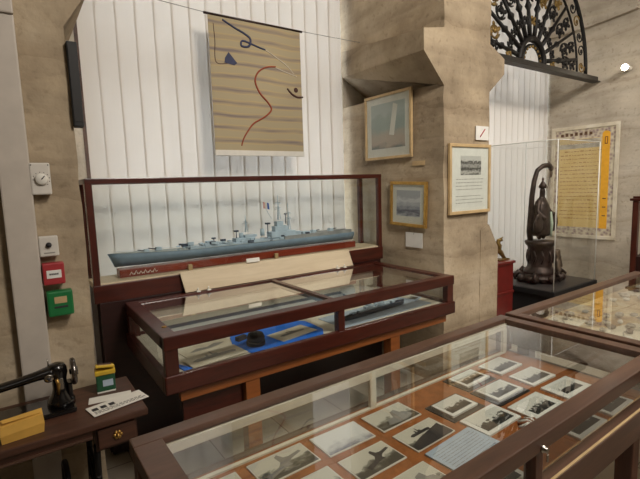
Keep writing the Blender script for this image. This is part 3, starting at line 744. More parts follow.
PLANE = [(-1, -.35), (-.3, -.15), (-.1, .1), (-.15, .5), (.0, .6), (.15, .3), (.35, .25), (.9, .35), (.95, .22), (.4, .05), (.2, -.1), (.25, -.3), (.05, -.3), (-.2, -.35), (-.9, -.6)]
SMOKE = [(-1, -.5), (-.7, -.1), (-.2, .0), (.0, .5), (.4, .6), (.5, .2), (.8, .1), (1, -.4), (.4, -.6), (-.4, -.6)]
for i, (lb, c, w, h, a, kind, fig) in enumerate(CARDS):
    z = .7905
    nm = 'typed_sheet' if kind == 'text' else 'old_photograph'
    o = thing(nm, lb, 'photograph' if kind != 'text' else 'document', (c[0], c[1], z), math.radians(a), 'old photographs laid out in the large glass case' if kind != 'text' else None)
    zz = 0
    if kind == 'mount_black':
        MB().box((-w / 2 - .018, -h / 2 - .018, 0), (w / 2 + .018, h / 2 + .014, .004), .001).build('black_mount', 'black', o); zz = .0042
    if kind in ('mount', 'mount_black'):
        MB().box((-w / 2, -h / 2, zz), (w / 2, h / 2, zz + .008), .001).build('white_mount', 'mount_white', o)
        k = .80 if 'thick' not in lb else .64
        MB().box((-w * k / 2, -h * k / 2 + .004, zz + .008), (w * k / 2, h * k / 2 + .004, zz + .0088)).build('print', 'port', o)
    elif kind == 'text':
        MB().box((-w / 2, -h / 2, 0), (w / 2, h / 2, .006), .001).build('sheet', 'paper_blue', o)
        mb = MB(); rnd = random.Random(5)
        for r in range(9):
            x = -w / 2 + .015; y = h / 2 - .02 - r * .011
            while x < w / 2 - .03:
                l = rnd.uniform(.008, .022); mb.box((x, y, .006), (x + l, y + .0016, .0063)); x += l + .004
        mb.build('typed_lines', 'greyink', o)
    else:
        MB().box((-w / 2, -h / 2, 0), (w / 2, h / 2, .004), .0006).build('card', 'mount', o)
        MB().box((-w / 2 + .004, -h / 2 + .004, .004), (w / 2 - .004, h / 2 - .004, .0046)).build('print', 'wash' if kind == 'mist' else 'ship', o)
        if fig == 'plane': silhouette(o, PLANE, .075, .0048, 'greyink')
        if fig == 'plane2': silhouette(o, PLANE, .06, .0048, 'ink', off=(.02, 0))
        if fig == 'ship':
            silhouette(o, [(-1.15, -.75), (-1.15, -.35), (-.4, -.1), (1.15, .2), (1.15, -.75)], .07, .0048, 'ink', 'printed_sea'); silhouette(o, SHIPP, .045, .0052, 'ink', off=(-.005, .012))
        if fig == 'smoke': silhouette(o, SMOKE, .06, .0048, 'greyink', off=(.01, -.01))
        if fig == 'blob': silhouette(o, SMOKE, .05, .0048, 'greyink')
# reflection built as a ribbed striped shell
o = thing('striped_streak', 'ribbed orange and white striped shell standing in for a reflection between two portrait cards', 'streak', (1.335, .745, .7905), .3)
for k in range(9):
    a = -1.0 + k * .25; l = .075 * (1 - .12 * abs(k - 4) / 4)
    MB().tube([(0, -.035, .006), (math.sin(a) * l * .5, -.035 + math.cos(a) * l * .6, .015), (math.sin(a) * l, -.035 + math.cos(a) * l, .005)], [.003, .007, .003], 6).build('rib', 'amber' if k % 2 else 'mount_white', o)

# ------------------------------------------------------------------ second flat case behind to the right
t = thing('relic_display_case', 'brown glass-topped case of small relics beside the right end of the photograph case', 'display case', (1.945, 1.23, 0), 0)
CX, CD = 1.53, 1.55
mb = MB()
mb.box((0, -.055, .905), (CX, 0, .95), .005).box((0, -CD, .905), (CX, -CD + .055, .95), .005)
for x in (0, CX - .055): mb.box((x, -CD + .054, .9055), (x + .055, -.054, .9495), .004)
mb.build('top_frame', 'walnut', t)
MB().box((.055, -CD + .055, .934), (CX - .055, -.055, .938)).build('top_pane', 'glass_top', t)
mb = MB().box((.004, -.04, .80), (CX - .004, -.004, .904), .003).box((.004, -CD + .004, .80), (CX - .004, -CD + .04, .904), .003)
for x in (.004, CX - .04): mb.box((x, -CD + .041, .80), (x + .036, -.041, .904), .003)
mb.build('case_sides', 'walnut', t)
MB().box((.04, -CD + .04, .86), (CX - .04, -.04, .875)).build('lined_floor', 'map', t)
for x, y in ((.03, -CD + .05), (CX - .09, -CD + .05), (.03, -.11), (CX - .09, -.11)): MB().box((x, y, 0), (x + .06, y + .06, .80), .004).build('leg', 'walnut_v', t)
items = [('old_chart', 'folded tan chart along the far edge of the relic case', 2.62, 1.08, .5, .14, -4, 'map'), ('old_chart', 'cream chart near the corner where the two cases meet', 2.20, 1.08, .26, .15, 8, 'paper_cream'),
         ('old_chart', 'brown mottled chart in the middle of the relic case', 2.75, .80, .34, .24, 12, 'map'), ('old_chart', 'pale chart at the far right of the relic case', 3.20, 1.03, .3, .2, -10, 'paper_cream'),
         ('old_chart', 'cream paper with curling edge left in the relic case', 2.30, .80, .3, .2, -14, 'paper_cream'), ('old_chart', 'tan chart at the near right of the relic case', 3.2, .70, .34, .26, 6, 'map')]
for nm, lb, x, y, w, h, a, mt in items:
    o = thing(nm, lb, 'chart', (x, y, .8755), math.radians(a)); MB().box((-w / 2, -h / 2, 0), (w / 2, h / 2, .004), .001).build('chart_sheet', mt, o)
    rnd = random.Random(int(x * 100)); pts = [(-.45 * w + i * .9 * w / 8, rnd.uniform(-.25, .25) * h) for i in range(9)]
    curve('chart_line', pts, .0025, 'brass' if mt == 'map' else 'greyink', o, lambda p, q: (p, q, .0045))
rnd = random.Random(21); spots = []
for i in range(64):
    while True:
        x, y = rnd.uniform(2.05, 3.38), rnd.uniform(.62, 1.14)
        if all((x - a) ** 2 + (y - b) ** 2 > .062 ** 2 for a, b in spots): break
    spots.append((x, y)); s = rnd.uniform(.016, .03)
    o = MB().blob((0, 0, s * .45), (s, s * rnd.uniform(.5, .9), s * .45), 2, .12, i).build('relic_stone', rnd.choice(('gems', 'gems', 'mount', 'bronze_light', 'greyink')))
    o.location = (x, y, .88); o.rotation_euler = (0, 0, rnd.uniform(0, 6))
    tag(o, 'small rough relic lying among the charts in the right-hand glass case', 'relic', 'small relics scattered in the right-hand case')

# tall wooden cabinet at the right picture edge
t = thing('upright_cabinet', 'tall reddish wooden cabinet edge at the far right behind the relic case', 'cabinet', (5.12, 1.62, 0))
mb = MB().box((-.23, -.25, 0), (.33, .20, .06), .01); mb.build('plinth', 'mahog', t)
mb = MB()
for x in (-.20, .26):
    for y in (-.22, .12): MB().box((x, y, .06), (x + .05, y + .05, 1.36), .006).build('corner_post', 'mahog_v', t)
MB().box((-.22, -.24, 1.36), (.33, .19, 1.385), .008).box((-.20, -.22, 1.385), (.31, .17, 1.405), .006).build('cornice', 'mahog', t)
MB().box((-.19, -.20, .062), (.30, .16, .82), .003).build('lower_body', 'mahog_dark', t)
MB().box((-.15, -.212, .83), (.26, -.208, 1.35)).build('front_pane', 'glass', t)
MB().box((-.17, .13, .83), (.28, .14, 1.35)).build('back_board', 'cream', t)

# ------------------------------------------------------------------ black plinth, acrylic cover, bronze statue
AX0, AX1, AY0, AY1, AZ = 4.05, 4.86, 2.075, 2.85, .55
t = thing('black_plinth', 'low matt black plinth carrying the bronze statue', 'plinth', ((AX0 + AX1) / 2, (AY0 + AY1) / 2, 0))
hw, hd = (AX1 - AX0) / 2, (AY1 - AY0) / 2
MB().box((-hw + .02, -hd + .02, 0), (hw - .02, hd - .02, .50), .004).build('plinth_body', 'plinth', t)
MB().box((-hw - .02, -hd - .02, .50), (hw + .02, hd + .02, .549), .006).build('plinth_slab', 'plinth', t)
MB().box((-hw + .0, -hd + .0, .5492), (hw - .0, hd - .0, .552)).build('plinth_top', 'plinthtop', t)
t = thing('acrylic_cover', 'clear acrylic box cover over the bronze statue', 'cover', ((AX0 + AX1) / 2, (AY0 + AY1) / 2, .5525))
h = 1.39; th = .006
for lo, hi in (((-hw, -hd, 0), (hw, -hd + th, h)), ((-hw, hd - th, 0), (hw, hd, h)), ((-hw, -hd + th, 0), (-hw + th, hd - th, h)), ((hw - th, -hd + th, 0), (hw, hd - th, h)), ((-hw, -hd, h), (hw, hd, h + th))):
    MB().box(lo, hi).build('acrylic_pane', 'acrylic', t)
mb = MB(); e = .0045
for x in (-hw, hw):
    for y in (-hd, hd): mb.tube([(x, y, 0), (x, y, h + th)], e, 6)
for z in (h + th / 2,):
    for y in (-hd, hd): mb.tube([(-hw, y, z), (hw, y, z)], e * .8, 6)
    for x in (-hw, hw): mb.tube([(x, -hd, z), (x, hd, z)], e * .8, 6)
mb.build('glued_edges', 'edge', t)

BX_, BY_ = 4.43, 2.42
t = thing('bronze_statue', 'dark bronze statue of a robed figure under an arching serpent on a drum', 'statue', (BX_, BY_, .5525)); t.scale = (.78, .78, .97)
mb = MB()   # rocky scrolled base
mb.blob((0, 0, .045), (.29, .25, .055), 3, .06, 1)
rnd = random.Random(4)
for k in range(16):
    a = k * 2 * PI / 16; r = .26 + .04 * math.sin(3 * k); mb.blob((math.cos(a) * r, math.sin(a) * r * .85, .035 + .02 * (k % 2)), (.06, .05, .045), 2, .1, k)
for k in range(6):
    a = k * PI / 3 + .4; x, y = math.cos(a) * .33, math.sin(a) * .28
    mb.tube([(x * .7, y * .7, .06), (x * .95, y * .95, .10), (x * 1.12, y * 1.1, .07), (x * 1.05, y * 1.02, .03)], [.035, .03, .022, .016], 8)
for v in mb.bm.verts: v.co.z = max(v.co.z, .003)
mb.build('rocky_base', 'bronze', t)
dr = MB().lathe([(.19, .07), (.2, .09), (.19, .12), (.155, .15), (.15, .17), (.15, .35), (.155, .37), (.18, .39), (.19, .41), (.185, .43), (.0, .435)], seg=36).build('drum', 'bronze', t)
mb = MB()
for k in range(10):
    a = k * 2 * PI / 10; mb.tube([(math.cos(a) * .152, math.sin(a) * .152, .2), (math.cos(a + .2) * .158, math.sin(a + .2) * .158, .26), (math.cos(a) * .152, math.sin(a) * .152, .33)], .012, 6)
mb.build('drum_relief', 'bronze', dr)
# figure: robe, torso, arms, head as one continuous surface
def skin(name, verts, edges, radii, mat, parent, sub=2):
    me = bpy.data.meshes.new(name); me.from_pydata(verts, edges, []); o = bpy.data.objects.new(name, me); C.objects.link(o); o.parent = parent
    sk = o.modifiers.new('skin', 'SKIN'); 
    for i, r in enumerate(radii):
        me.skin_vertices[0].data[i].radius = r if isinstance(r, tuple) else (r, r)
    me.skin_vertices[0].data[0].use_root = True
    ss = o.modifiers.new('sub', 'SUBSURF'); ss.levels = sub; ss.render_levels = sub
    me.materials.append(M[mat]); 
    return o
z = .435
V = [(0, 0, z + .22), (0, 0, z + .30), (0, -.005, z + .40), (0, -.005, z + .455), (0, -.01, z + .50), (0, -.012, z + .56),     # pelvis chest neck head
     (-.07, 0, z + .39), (-.125, -.02, z + .30), (-.10, -.09, z + .24), (-.07, -.12, z + .235),
     (.07, 0, z + .39), (.13, -.02, z + .31), (.12, -.09, z + .27), (.10, -.12, z + .275),
     (-.045, 0, z + .14), (-.05, 0, z + .05), (-.055, -.03, z + .012), (.045, 0, z + .14), (.05, 0, z + .05), (.055, -.03, z + .012)]
Ed = [(0, 1), (1, 2), (2, 3), (3, 4), (4, 5), (2, 6), (6, 7), (7, 8), (8, 9), (2, 10), (10, 11), (11, 12), (12, 13), (0, 14), (14, 15), (15, 16), (0, 17), (17, 18), (18, 19)]
Rr = [(.085, .07), (.075, .06), (.085, .06), .03, .04, .03, .045, .035, .028, .02, .045, .035, .028, .02, .055, .036, .026, .055, .036, .026]
fig = skin('figure_body', V, Ed, Rr, 'bronze', t)
MB().loft([[(math.cos(a) * r * 1.05, math.sin(a) * r * .8, zz) for a in [2 * PI * k / 20 for k in range(20)]] for r, zz in
           ((.125, z + .05), (.14, z + .09), (.14, z + .16), (.125, z + .23), (.115, z + .30), (.10, z + .37), (.06, z + .43))]).build('robe', 'bronze', fig)
MB().lathe([(.045, z + .545), (.048, z + .57), (.03, z + .60), (.012, z + .62), (.015, z + .645), (.0, z + .66)], (0, -.012, 0), 16).build('helmet', 'bronze', fig)
mb = MB()
for s in (-1, 1): mb.lathe([(.0, -.012), (.06, -.01), (.10, .0), (.104, .008), (.06, .012), (0, .012)], (s * .175, -.08, z + .19), 22, 'Y')
mb.build('round_shields', 'bronze', fig)
MB().tube([(.055, -.10, z + .30), (.062, -.11, z + .18), (.05, -.11, z + .04)], [.012, .02, .014], 10).build('pale_sash', 'jade', fig)
# serpent arching over
P = [(-.06, .10, z - .02), (-.11, .09, z + .10), (-.125, .07, z + .28), (-.125, .06, z + .46), (-.10, .05, z + .62), (-.05, .04, z + .73), (.04, .02, z + .775), (.13, 0, z + .785), (.19, 0, z + .77)]
mb = MB().tube(P, [.036, .038, .036, .034, .031, .028, .026, .026, .03], 12)
sn = mb.build('serpent_body', 'bronze', t)
MB().blob((.215, 0, z + .755), (.045, .03, .032), 2, .08, 3).blob((.215, 0, z + .70), (.018, .02, .05), 2).tube([(.2, 0, z + .79), (.17, .02, z + .83)], [.01, .003], 6).build('serpent_head', 'bronze_light', sn)
MB().tube([(.19, 0, z + .68), (.12, -.02, z + .58), (.06, -.03, z + .52)], .004, 6).build('serpent_cord', 'bronze', sn)
# climbing small figure at the right
V = [(.20, -.12, .16), (.21, -.12, .23), (.205, -.12, .285), (.20, -.13, .325), (.17, -.10, .31), (.15, -.08, .36), (.25, -.14, .20), (.28, -.15, .13), (.17, -.16, .12), (.18, -.18, .05), (.24, -.10, .11), (.27, -.12, .05)]
Ed = [(0, 1), (1, 2), (2, 3), (2, 4), (4, 5), (2, 6), (6, 7), (0, 8), (8, 9), (0, 10), (10, 11)]
skin('climbing_figure', V, Ed, [.045, .045, .03, .034, .024, .018, .024, .016, .032, .02, .032, .02], 'bronze_light', t)  # lighter bronze puts the light on this figure into its colour

# red lacquer stand with a gilt bracket
t = thing('red_lacquer_cabinet', 'dark red lacquer cabinet half hidden behind the concrete pier', 'cabinet', (3.59, 2.52, 0))
MB().box((-.20, -.20, 0), (.20, .20, .83), .004).build('cabinet_body', 'redlacquer', t)
MB().box((-.215, -.215, .83), (.215, .215, .855), .006).build('cabinet_top', 'redlacquer', t)
MB().box((-.208, -.208, .55), (.208, .208, .575), .006).build('moulding', 'redlacquer', t)
t = thing('gilt_figurine', 'small gilt carved dragon figurine on the red lacquer cabinet', 'figurine', (3.69, 2.40, .8555))
MB().tube([(.09, 0, .012), (.06, 0, .03), (.02, .0, .07), (-.02, 0, .10), (.0, 0, .14), (-.03, 0, .175), (.02, 0, .195)], [.012, .016, .024, .026, .022, .02, .012], 8).build('dragon_body', 'darkgold', t)
MB().blob((-.005, 0, .19), (.045, .02, .016), 2, .15, 2).tube([(.01, 0, .2), (.05, 0, .215)], [.01, .004], 6).build('dragon_head', 'darkgold', t)
MB().box((-.05, -.03, 0), (.12, .03, .012), .003).build('figurine_base', 'darkgold', t)

# ------------------------------------------------------------------ iron fanlight
GX, GY, GZ, GR = 4.70, 2.72, 2.84, 1.2
t = thing('iron_fanlight', 'black wrought iron semicircular fanlight grille spanning the right bay', 'grille', (GX, GY, GZ))
MB().box((-1.30, -.035, -.05), (1.46, .035, -.0), .006).box((-1.32, -.05, -.062), (1.49, .05, -.048), .004).build('base_bar', 'ironbar', t)
def arc(r, a0=0, a1=PI, n=48, y=0): return [(math.cos(a0 + (a1 - a0) * i / n) * r, y, math.sin(a0 + (a1 - a0) * i / n) * r) for i in range(n + 1)]
MB().tube(arc(1.2), .022, 8).build('outer_arch', 'iron', t)
MB().tube(arc(.98), .013, 8).build('inner_arch', 'iron', t)
hub = MB().tube(arc(.235), .035, 8).tube(arc(.17), .018, 8).build('hub_arch', 'iron', t)
mb = MB()
for k in range(9):
    a = PI * (k + .5) / 9; mb.blob((math.cos(a) * .155, -.01, math.sin(a) * .155), (.018, .012, .018), 1)
mb.build('hub_beads', 'darkgold', hub)
NS = 10
for k in range(NS):
    a = PI * (k + .5) / NS; c_, s_ = math.cos(a), math.sin(a)
    mb = MB().tube([(c_ * .24, 0, s_ * .24), (c_ * .40, 0, s_ * .40), (c_ * .52, 0, s_ * .52), (c_ * .56, 0, s_ * .56), (c_ * .6, 0, s_ * .6), (c_ * .97, 0, s_ * .97)], [.022, .024, .018, .036, .018, .016], 8)
    mb.build('spoke', 'iron', t)
def spiral(cx_, cz_, r0, turns, dirn, rot, n=26):
    return [(cx_ + math.cos(rot + dirn * turns * 2 * PI * i / n) * r0 * (1 - .8 * i / n), 0, cz_ + math.sin(rot + dirn * turns * 2 * PI * i / n) * r0 * (1 - .8 * i / n)) for i in range(n + 1)]
for k in range(NS + 1):
    a = PI * k / NS
    if k in (0, NS): a = .09 if k == 0 else PI - .09
    for j, (r, s) in enumerate(((.42, .045), (.70, .085), (.86, .07))):
        x, zc = math.cos(a) * r, max(math.sin(a) * r, s * .9)
        mb = MB(); mb.tube(spiral(x, zc, s, 1.2, 1, a), .009, 6)
        if j: mb.tube(spiral(x, zc, s, 1.2, -1, a + PI), .009, 6)
        mb.blob((x, -.01, zc), (s * .4, .015, s * .4), 1, .2, k)
        for q in range(4):
            aa = a + q * PI / 2 + .7; mb.blob((x + math.cos(aa) * s * .8, -.006, zc + math.sin(aa) * s * .8), (.024, .01, .024), 1, .2, q)
        mb.build('scrollwork', 'darkgold' if (k + j) % 5 == 0 else 'iron', t)
for k in range(20):
    a = PI * (k + .5) / 20; x, zc = math.cos(a) * 1.09, math.sin(a) * 1.09
    MB().tube(spiral(x, zc, .075, 1.1, 1 if k % 2 else -1, a), .008, 6).blob((x, -.005, zc), (.03, .012, .03), 1, .2, k).build('border_scroll', 'darkgold' if k % 3 == 0 else 'iron', t)

# ------------------------------------------------------------------ pictures on the pier
def picture_x(name, label, cat, x, y0, y1, z0, z1, fw, fm, mat_w, artmat, tilt=0, roll=0, matm='mount'):
    """framed picture on a face looking to -X; y1 is its left side in view"""
    w, h = y1 - y0, z1 - z0
    o = thing(name, label, cat, (x, (y0 + y1) / 2, z0)); o.rotation_euler = (roll, tilt, -PI / 2)
    o.rotation_euler = Euler((tilt, roll, -PI / 2), 'XYZ')
    return framed(o, w, h, fw, fm, mat_w, artmat, matm)
def framed(o, w, h, fw, fm, mat_w, artmat, matm='mount', arth=None):
    # local frame: x across, y out towards viewer is negative, z up
    mb = MB(); d = .022
    mb.box((-w / 2, -d, 0), (w / 2, 0, fw), .003).box((-w / 2, -d, h - fw), (w / 2, 0, h), .003)
    mb.box((-w / 2, -d, fw), (-w / 2 + fw, 0, h - fw), .003).box((w / 2 - fw, -d, fw), (w / 2, 0, h - fw), .003)
    mb.build('frame', fm, o)
    MB().box((-w / 2 + fw, -.010, fw), (w / 2 - fw, -.004, h - fw)).build('mount', matm, o)
    if artmat:
        a = arth or (fw + mat_w * 1.25, h - fw - mat_w)
        MB().box((-w / 2 + fw + mat_w, -.0115, a[0]), (w / 2 - fw - mat_w, -.010, a[1])).build('artwork', artmat, o)
    MB().box((-w / 2 + fw, -.0155, fw), (w / 2 - fw, -.013, h - fw)).build('glazing', 'glass', o)
    return o
def art_v(name, cols, scale, stretch):   # vertical picture: bands along local z plus blotches
    m, nt, out = new_mat(name); L = nt.links
    b = N(nt, 'ShaderNodeBsdfPrincipled'); b.inputs['Roughness'].default_value = .5
    tc = N(nt, 'ShaderNodeTexCoord'); nz = N(nt, 'ShaderNodeTexNoise'); nz.inputs['Scale'].default_value = scale; nz.inputs['Detail'].default_value = 5
    mp = N(nt, 'ShaderNodeMapping'); mp.inputs['Scale'].default_value = stretch; L.new(tc.outputs['Generated'], mp.inputs['Vector']); L.new(mp.outputs[0], nz.inputs['Vector'])
    sx = N(nt, 'ShaderNodeSeparateXYZ'); L.new(tc.outputs['Generated'], sx.inputs[0])
    a = N(nt, 'ShaderNodeMath', operation='MULTIPLY_ADD'); a.inputs[1].default_value = .5; L.new(nz.outputs['Fac'], a.inputs[0]); L.new(sx.outputs['Z'], a.inputs[2])
    n = len(cols); r = ramp(nt, [(.2 + .9 * i / (n - 1) if i < n - 1 else 1., lin(c)) for i, c in enumerate(cols)])
    L.new(a.outputs[0], r.inputs[0]); L.new(r.outputs[0], b.inputs['Base Color']); L.new(b.outputs[0], out.inputs[0]); return m
M['art_sea'] = art_v('teal_seascape', [(96, 112, 110), (186, 166, 148), (178, 168, 152), (152, 164, 158), (160, 170, 164), (176, 184, 180)], 3., (1, 1, 2))
M['art_group'] = art_v('group_photograph', [(30, 30, 30), (190, 188, 182), (40, 40, 40), (170, 168, 164), (50, 50, 50), (200, 198, 194)], 9., (1, 1, 1))
M['art_wash'] = art_v('grey_wash_landscape', [(208, 208, 212), (84, 84, 104), (168, 168, 178), (214, 214, 216), (176, 176, 182)], 3.5, (1, 1, 2.5))
o = picture_x('framed_picture', 'larger framed teal seascape with a pale sail, high on the pier', 'picture', 2.650, 2.495, 3.05, 1.806, 2.345, .022, 'palegold', .055, 'art_sea', tilt=-.0)
MB().prism([(.02, .20), (.075, .19), (.12, .43), (.07, .45)], 'Y', -.0124, -.0116).build('painted_sail', 'mount', o)
o = picture_x('framed_picture', 'smaller gilt framed grey wash landscape below the seascape', 'picture', 2.650, 2.352, 2.752, 1.248, 1.612, .026, 'gold', .045, 'art_wash', roll=.035)
o = thing('pinned_card', 'small blank white card pinned under the gilt framed picture', 'card', (2.652, 2.493, 1.08), -PI / 2)
MB().box((-.09, -.004, 0), (.09, 0, .12)).build('card_sheet', 'mount_white', o)
MB().blob((0, -.006, .11), (.004, .003, .004), 1).build('pin', 'chrome', o)
o = thing('paper_strip', 'short yellowed paper strip stuck under the seascape', 'paper', (2.652, 2.44, 1.735), -PI / 2)
MB().box((-.065, -.003, 0), (.065, 0, .035)).build('strip', 'palegold', o)
# front of the pier
o = thing('framed_notice', 'pale wood framed notice with a black and white photograph at its top', 'picture', (2.947, 2.192, 1.348))
framed(o, .505, .535, .024, 'palegold', .0, None, 'mount_white')
MB().box((-.115, -.0122, .30), (.135, -.0102, .445)).build('photograph', 'art_group', o)
mb = MB(); rnd = random.Random(9)
for r in range(8):
    x = -.17; zz = .265 - r * .026
    if r == 4: continue
    while x < .14:
        l = rnd.uniform(.015, .04); mb.box((x, -.0112, zz), (x + l, -.0102, zz + .004)); x += l + .008
mb.build('printed_lines', 'greyink', o)
o = thing('small_sign', 'small square white sign with a red diagonal stroke on the pier', 'sign', (3.105, 2.193, 1.918))
MB().box((-.08, -.006, 0), (.08, 0, .108), .001).build('sign_plate', 'mount_white', o)
MB().tube([(-.03, -.0065, .025), (.03, -.0065, .085)], .005, 6).build('red_stroke', 'red', o)

# ------------------------------------------------------------------ poster on the right wall
PX = 6.198
o = thing('illuminated_poster', 'large framed illuminated poster with yellow text panel on the right wall', 'poster', (PX, 2.838, .80), -PI / 2)
w, h = .83, 1.47
mb = MB(); fw = .045; d = .025
mb.box((-w / 2, -d, 0), (w / 2, 0, fw), .004).box((-w / 2, -d, h - fw), (w / 2, 0, h), .004).box((-w / 2, -d, fw), (-w / 2 + fw, 0, h - fw), .004).box((w / 2 - fw, -d, fw), (w / 2, 0, h - fw), .004)
mb.build('frame', 'paper_cream', o)
M['floral'] = blotch('floral_border', [(126, 104, 110), (160, 142, 136), (188, 176, 154), (206, 196, 172)], 24, .6, True)
M['parch'] = blotch('yellow_parchment', [(206, 174, 104), (216, 188, 122), (222, 198, 140)], 4)
M['bandy'] = plain('yellow_band', (226, 166, 40), .6, noise=.05)
M['header'] = blotch('grey_header_painting', [(120, 112, 100), (170, 164, 150), (200, 194, 178)], 9)
MB().box((-w / 2 + fw, -.012, fw), (w / 2 - fw, -.004, h - fw)).build('floral_border', 'floral', o)
MB().box((-w / 2 + .105, -.014, .145), (w / 2 - .20, -.012, h - .17)).build('text_panel', 'parch', o)
MB().box((-w / 2 + .105, -.015, h - .29), (w / 2 - .21, -.014, h - .175)).build('header_painting', 'header', o)
MB().box((w / 2 - .195, -.0145, .14), (w / 2 - .105, -.012, h - .125)).prism([(w / 2 - .195, h - .125), (w / 2 - .105, h - .125), (w / 2 - .12, h - .105), (w / 2 - .15, h - .095), (w / 2 - .18, h - .105)], 'Y', -.0145, -.012).build('yellow_band', 'bandy', o)
mb = MB(); mb.box((w / 2 - .165, -.0155, h - .26), (w / 2 - .13, -.0145, h - .17)); mb.build('maroon_tag', plain('maroon_paint', (96, 34, 30), .6), o)
MB().box((w / 2 - .157, -.016, h - .25), (w / 2 - .138, -.0155, h - .18)).build('tag_window', 'bandy', o)
mb = MB(); rnd = random.Random(2)
for r in range(19):
    x = -w / 2 + .125; zz = h - .335 - r * .049
    if r in (0, 3): x += .05
    while x < w / 2 - .24:
        l = rnd.uniform(.01, .045); mb.box((x, -.0148, zz), (x + l, -.0140, zz + rnd.uniform(.006, .016))); x += l + rnd.uniform(.006, .016)
mb.build('written_lines', plain('sepia_ink', (172, 134, 84), .8), o)
mb = MB()
bink = plain('brown_ink', (98, 70, 50), .8)
for i in range(3): MB().box((w / 2 - .165, -.0155, .30 + i * .11), (w / 2 - .125, -.0145, .312 + i * .11)).build('margin_mark', bink, o)
for i in range(7): MB().box((-w / 2 + .12 + i * .06, -.0152, h - .125), (-w / 2 + .155 + i * .06, -.0125, h - .09 + .01 * (i % 2))).build('title_letter', bink, o)

# ------------------------------------------------------------------ fittings on the left pier
o = thing('cable_trunking', 'flat white cable trunking running down the left pier', 'trunking', (.031, 2.194, 0))
MB().box((-.062, -.036, .0), (.045, 0, 2.30), .006).box((-.062, -.046, 2.3), (.045, 0, 4.09), .006).build('trunking_body', 'cable', o)
o = thing('wall_dial_box', 'white wall box with a round dial, highest on the left pier', 'control box', (.108, 2.19, 1.60))
MB().box((-.036, -.035, 0), (.036, 0, .13), .006).build('box_cover', 'white', o)
MB().lathe([(.024, 0), (.024, -.006), (.018, -.012), (.0, -.013)], (.002, -.035, .062), 20, 'Y').build('dial', 'mount', o)
mb = MB()
for k in range(9):
    a = -.8 + k * .5; mb.box((.002 + math.cos(a) * .029 - .001, -.0358, .062 + math.sin(a) * .029 - .001), (.002 + math.cos(a) * .029 + .002, -.0348, .062 + math.sin(a) * .029 + .002))
mb.tube([(.002, -.049, .062), (.014, -.049, .076)], .002, 5)
mb.build('dial_marks', 'ink', o)
for x in (-.03, .03): MB().blob((x, -.035, .121), (.003, .002, .003), 1).build('screw', 'ink', o)
o = thing('wall_switch', 'small white wall plate with a dark centre knob above the red box', 'switch', (.112, 2.19, 1.342))
MB().box((-.035, -.03, 0), (.035, 0, .085), .005).build('plate', 'white', o)
MB().lathe([(.011, 0), (.010, -.01), (.0, -.012)], (0, -.03, .048), 14, 'Y').build('knob', 'ink', o)
MB().box((-.02, -.0306, .012), (.02, -.0296, .017)).build('printed_line', 'greyink', o)
o = thing('fire_call_point', 'red fire alarm call point with a white label between the white plate and green box', 'alarm', (.119, 2.19, 1.222))
MB().box((-.040, -.045, 0), (.040, 0, .092), .006).build('box_body', 'red', o)
MB().box((-.027, -.047, .028), (.027, -.0448, .062), .001).build('label_plate', 'mount_white', o)
mb = MB()
for i in range(5): mb.box((-.017 + i * .007, -.0478, .042), (-.012 + i * .007, -.0468, .049))
mb.build('label_letters', 'ink', o)
o = thing('emergency_release', 'green emergency door release box, lowest on the left pier', 'alarm', (.132, 2.19, 1.085))
MB().box((-.048, -.05, 0), (.048, 0, .108), .008).build('box_body', 'green', o)
MB().box((-.022, -.0515, .056), (.024, -.0498, .084), .001).build('pale_window', 'palegold', o)
MB().box((-.024, -.0515, .036), (.026, -.0498, .044), .001).build('dark_slot', 'ink', o)
o = thing('wall_speaker', 'narrow black box clamped high on the corner of the left pier', 'speaker', (.272, 2.225, 1.885))
MB().box((-.022, -.05, 0), (.018, .01, .35), .004).build('speaker_body', 'plinth', o)
MB().box((-.018, -.053, .02), (.014, -.0505, .33)).build('speaker_grille', 'black', o)

# ------------------------------------------------------------------ sewing table and machine
t = thing('sewing_table', 'old dark wooden treadle sewing machine table in the lower left corner', 'table', (-.12, 1.95, 0), math.radians(.5))
TX0, TX1, TY0, TY1 = -.62, .485, -.19, .195
MB().box((TX0, TY0, .722), (TX1, TY1, .75), .006).build('tabletop', 'table', t)
MB().box((TX0 + .02, TY0 + .015, .69), (TX1 - .20, TY0 + .035, .721), .003).build('front_apron', 'table', t)
MB().box((TX0 + .02, TY0 + .006, .688), (TX1 - .2, TY0 + .015, .697), .002).build('apron_bead', 'walnut', t)
MB().box((TX1 - .19, TY0 + .03, .62), (TX1 - .04, TY1 - .02, .721), .003).build('drawer_box', 'table', t)
dw = MB().box((TX1 - .182, TY0 + .012, .635), (TX1 - .048, TY0 + .03, .712), .004).build('drawer', 'table', t)
mb = MB(); kx, kz = TX1 - .115, .676
for k in range(6):
    a = k * PI / 3; mb.blob((kx + math.cos(a) * .011, TY0 + .008, kz + math.sin(a) * .011), (.008, .006, .008), 1)
mb.blob((kx, TY0 + .004, kz), (.008, .01, .008), 1); mb.build('rosette_knob', 'brass', dw)
for s in (-.42, .30):
    mb = MB()
    mb.tube([(s, -.14, .64), (s, -.11, .5), (s, -.15, .35), (s, -.10, .2), (s, -.17, .03)], .012, 8).tube([(s, .15, .64), (s, .12, .5), (s, .16, .35), (s, .11, .2), (s, .18, .03)], .012, 8)
    mb.tube([(s, -.15, .35), (s, .16, .35)], .01, 6).tube([(s, -.11, .5), (s, .12, .5)], .009, 6).tube([(s, -.14, .05), (s, .15, .05)], .009, 6)
    mb.tube([(s, -.12, .5), (s, 0, .36), (s, .12, .5)], .008, 6).tube([(s, -.14, .2), (s, 0, .34), (s, .14, .2)], .008, 6)
    mb.tube([(s, -.17, .022), (s, .18, .022)], .02, 8)
    mb.build('iron_leg_frame', 'iron', t)
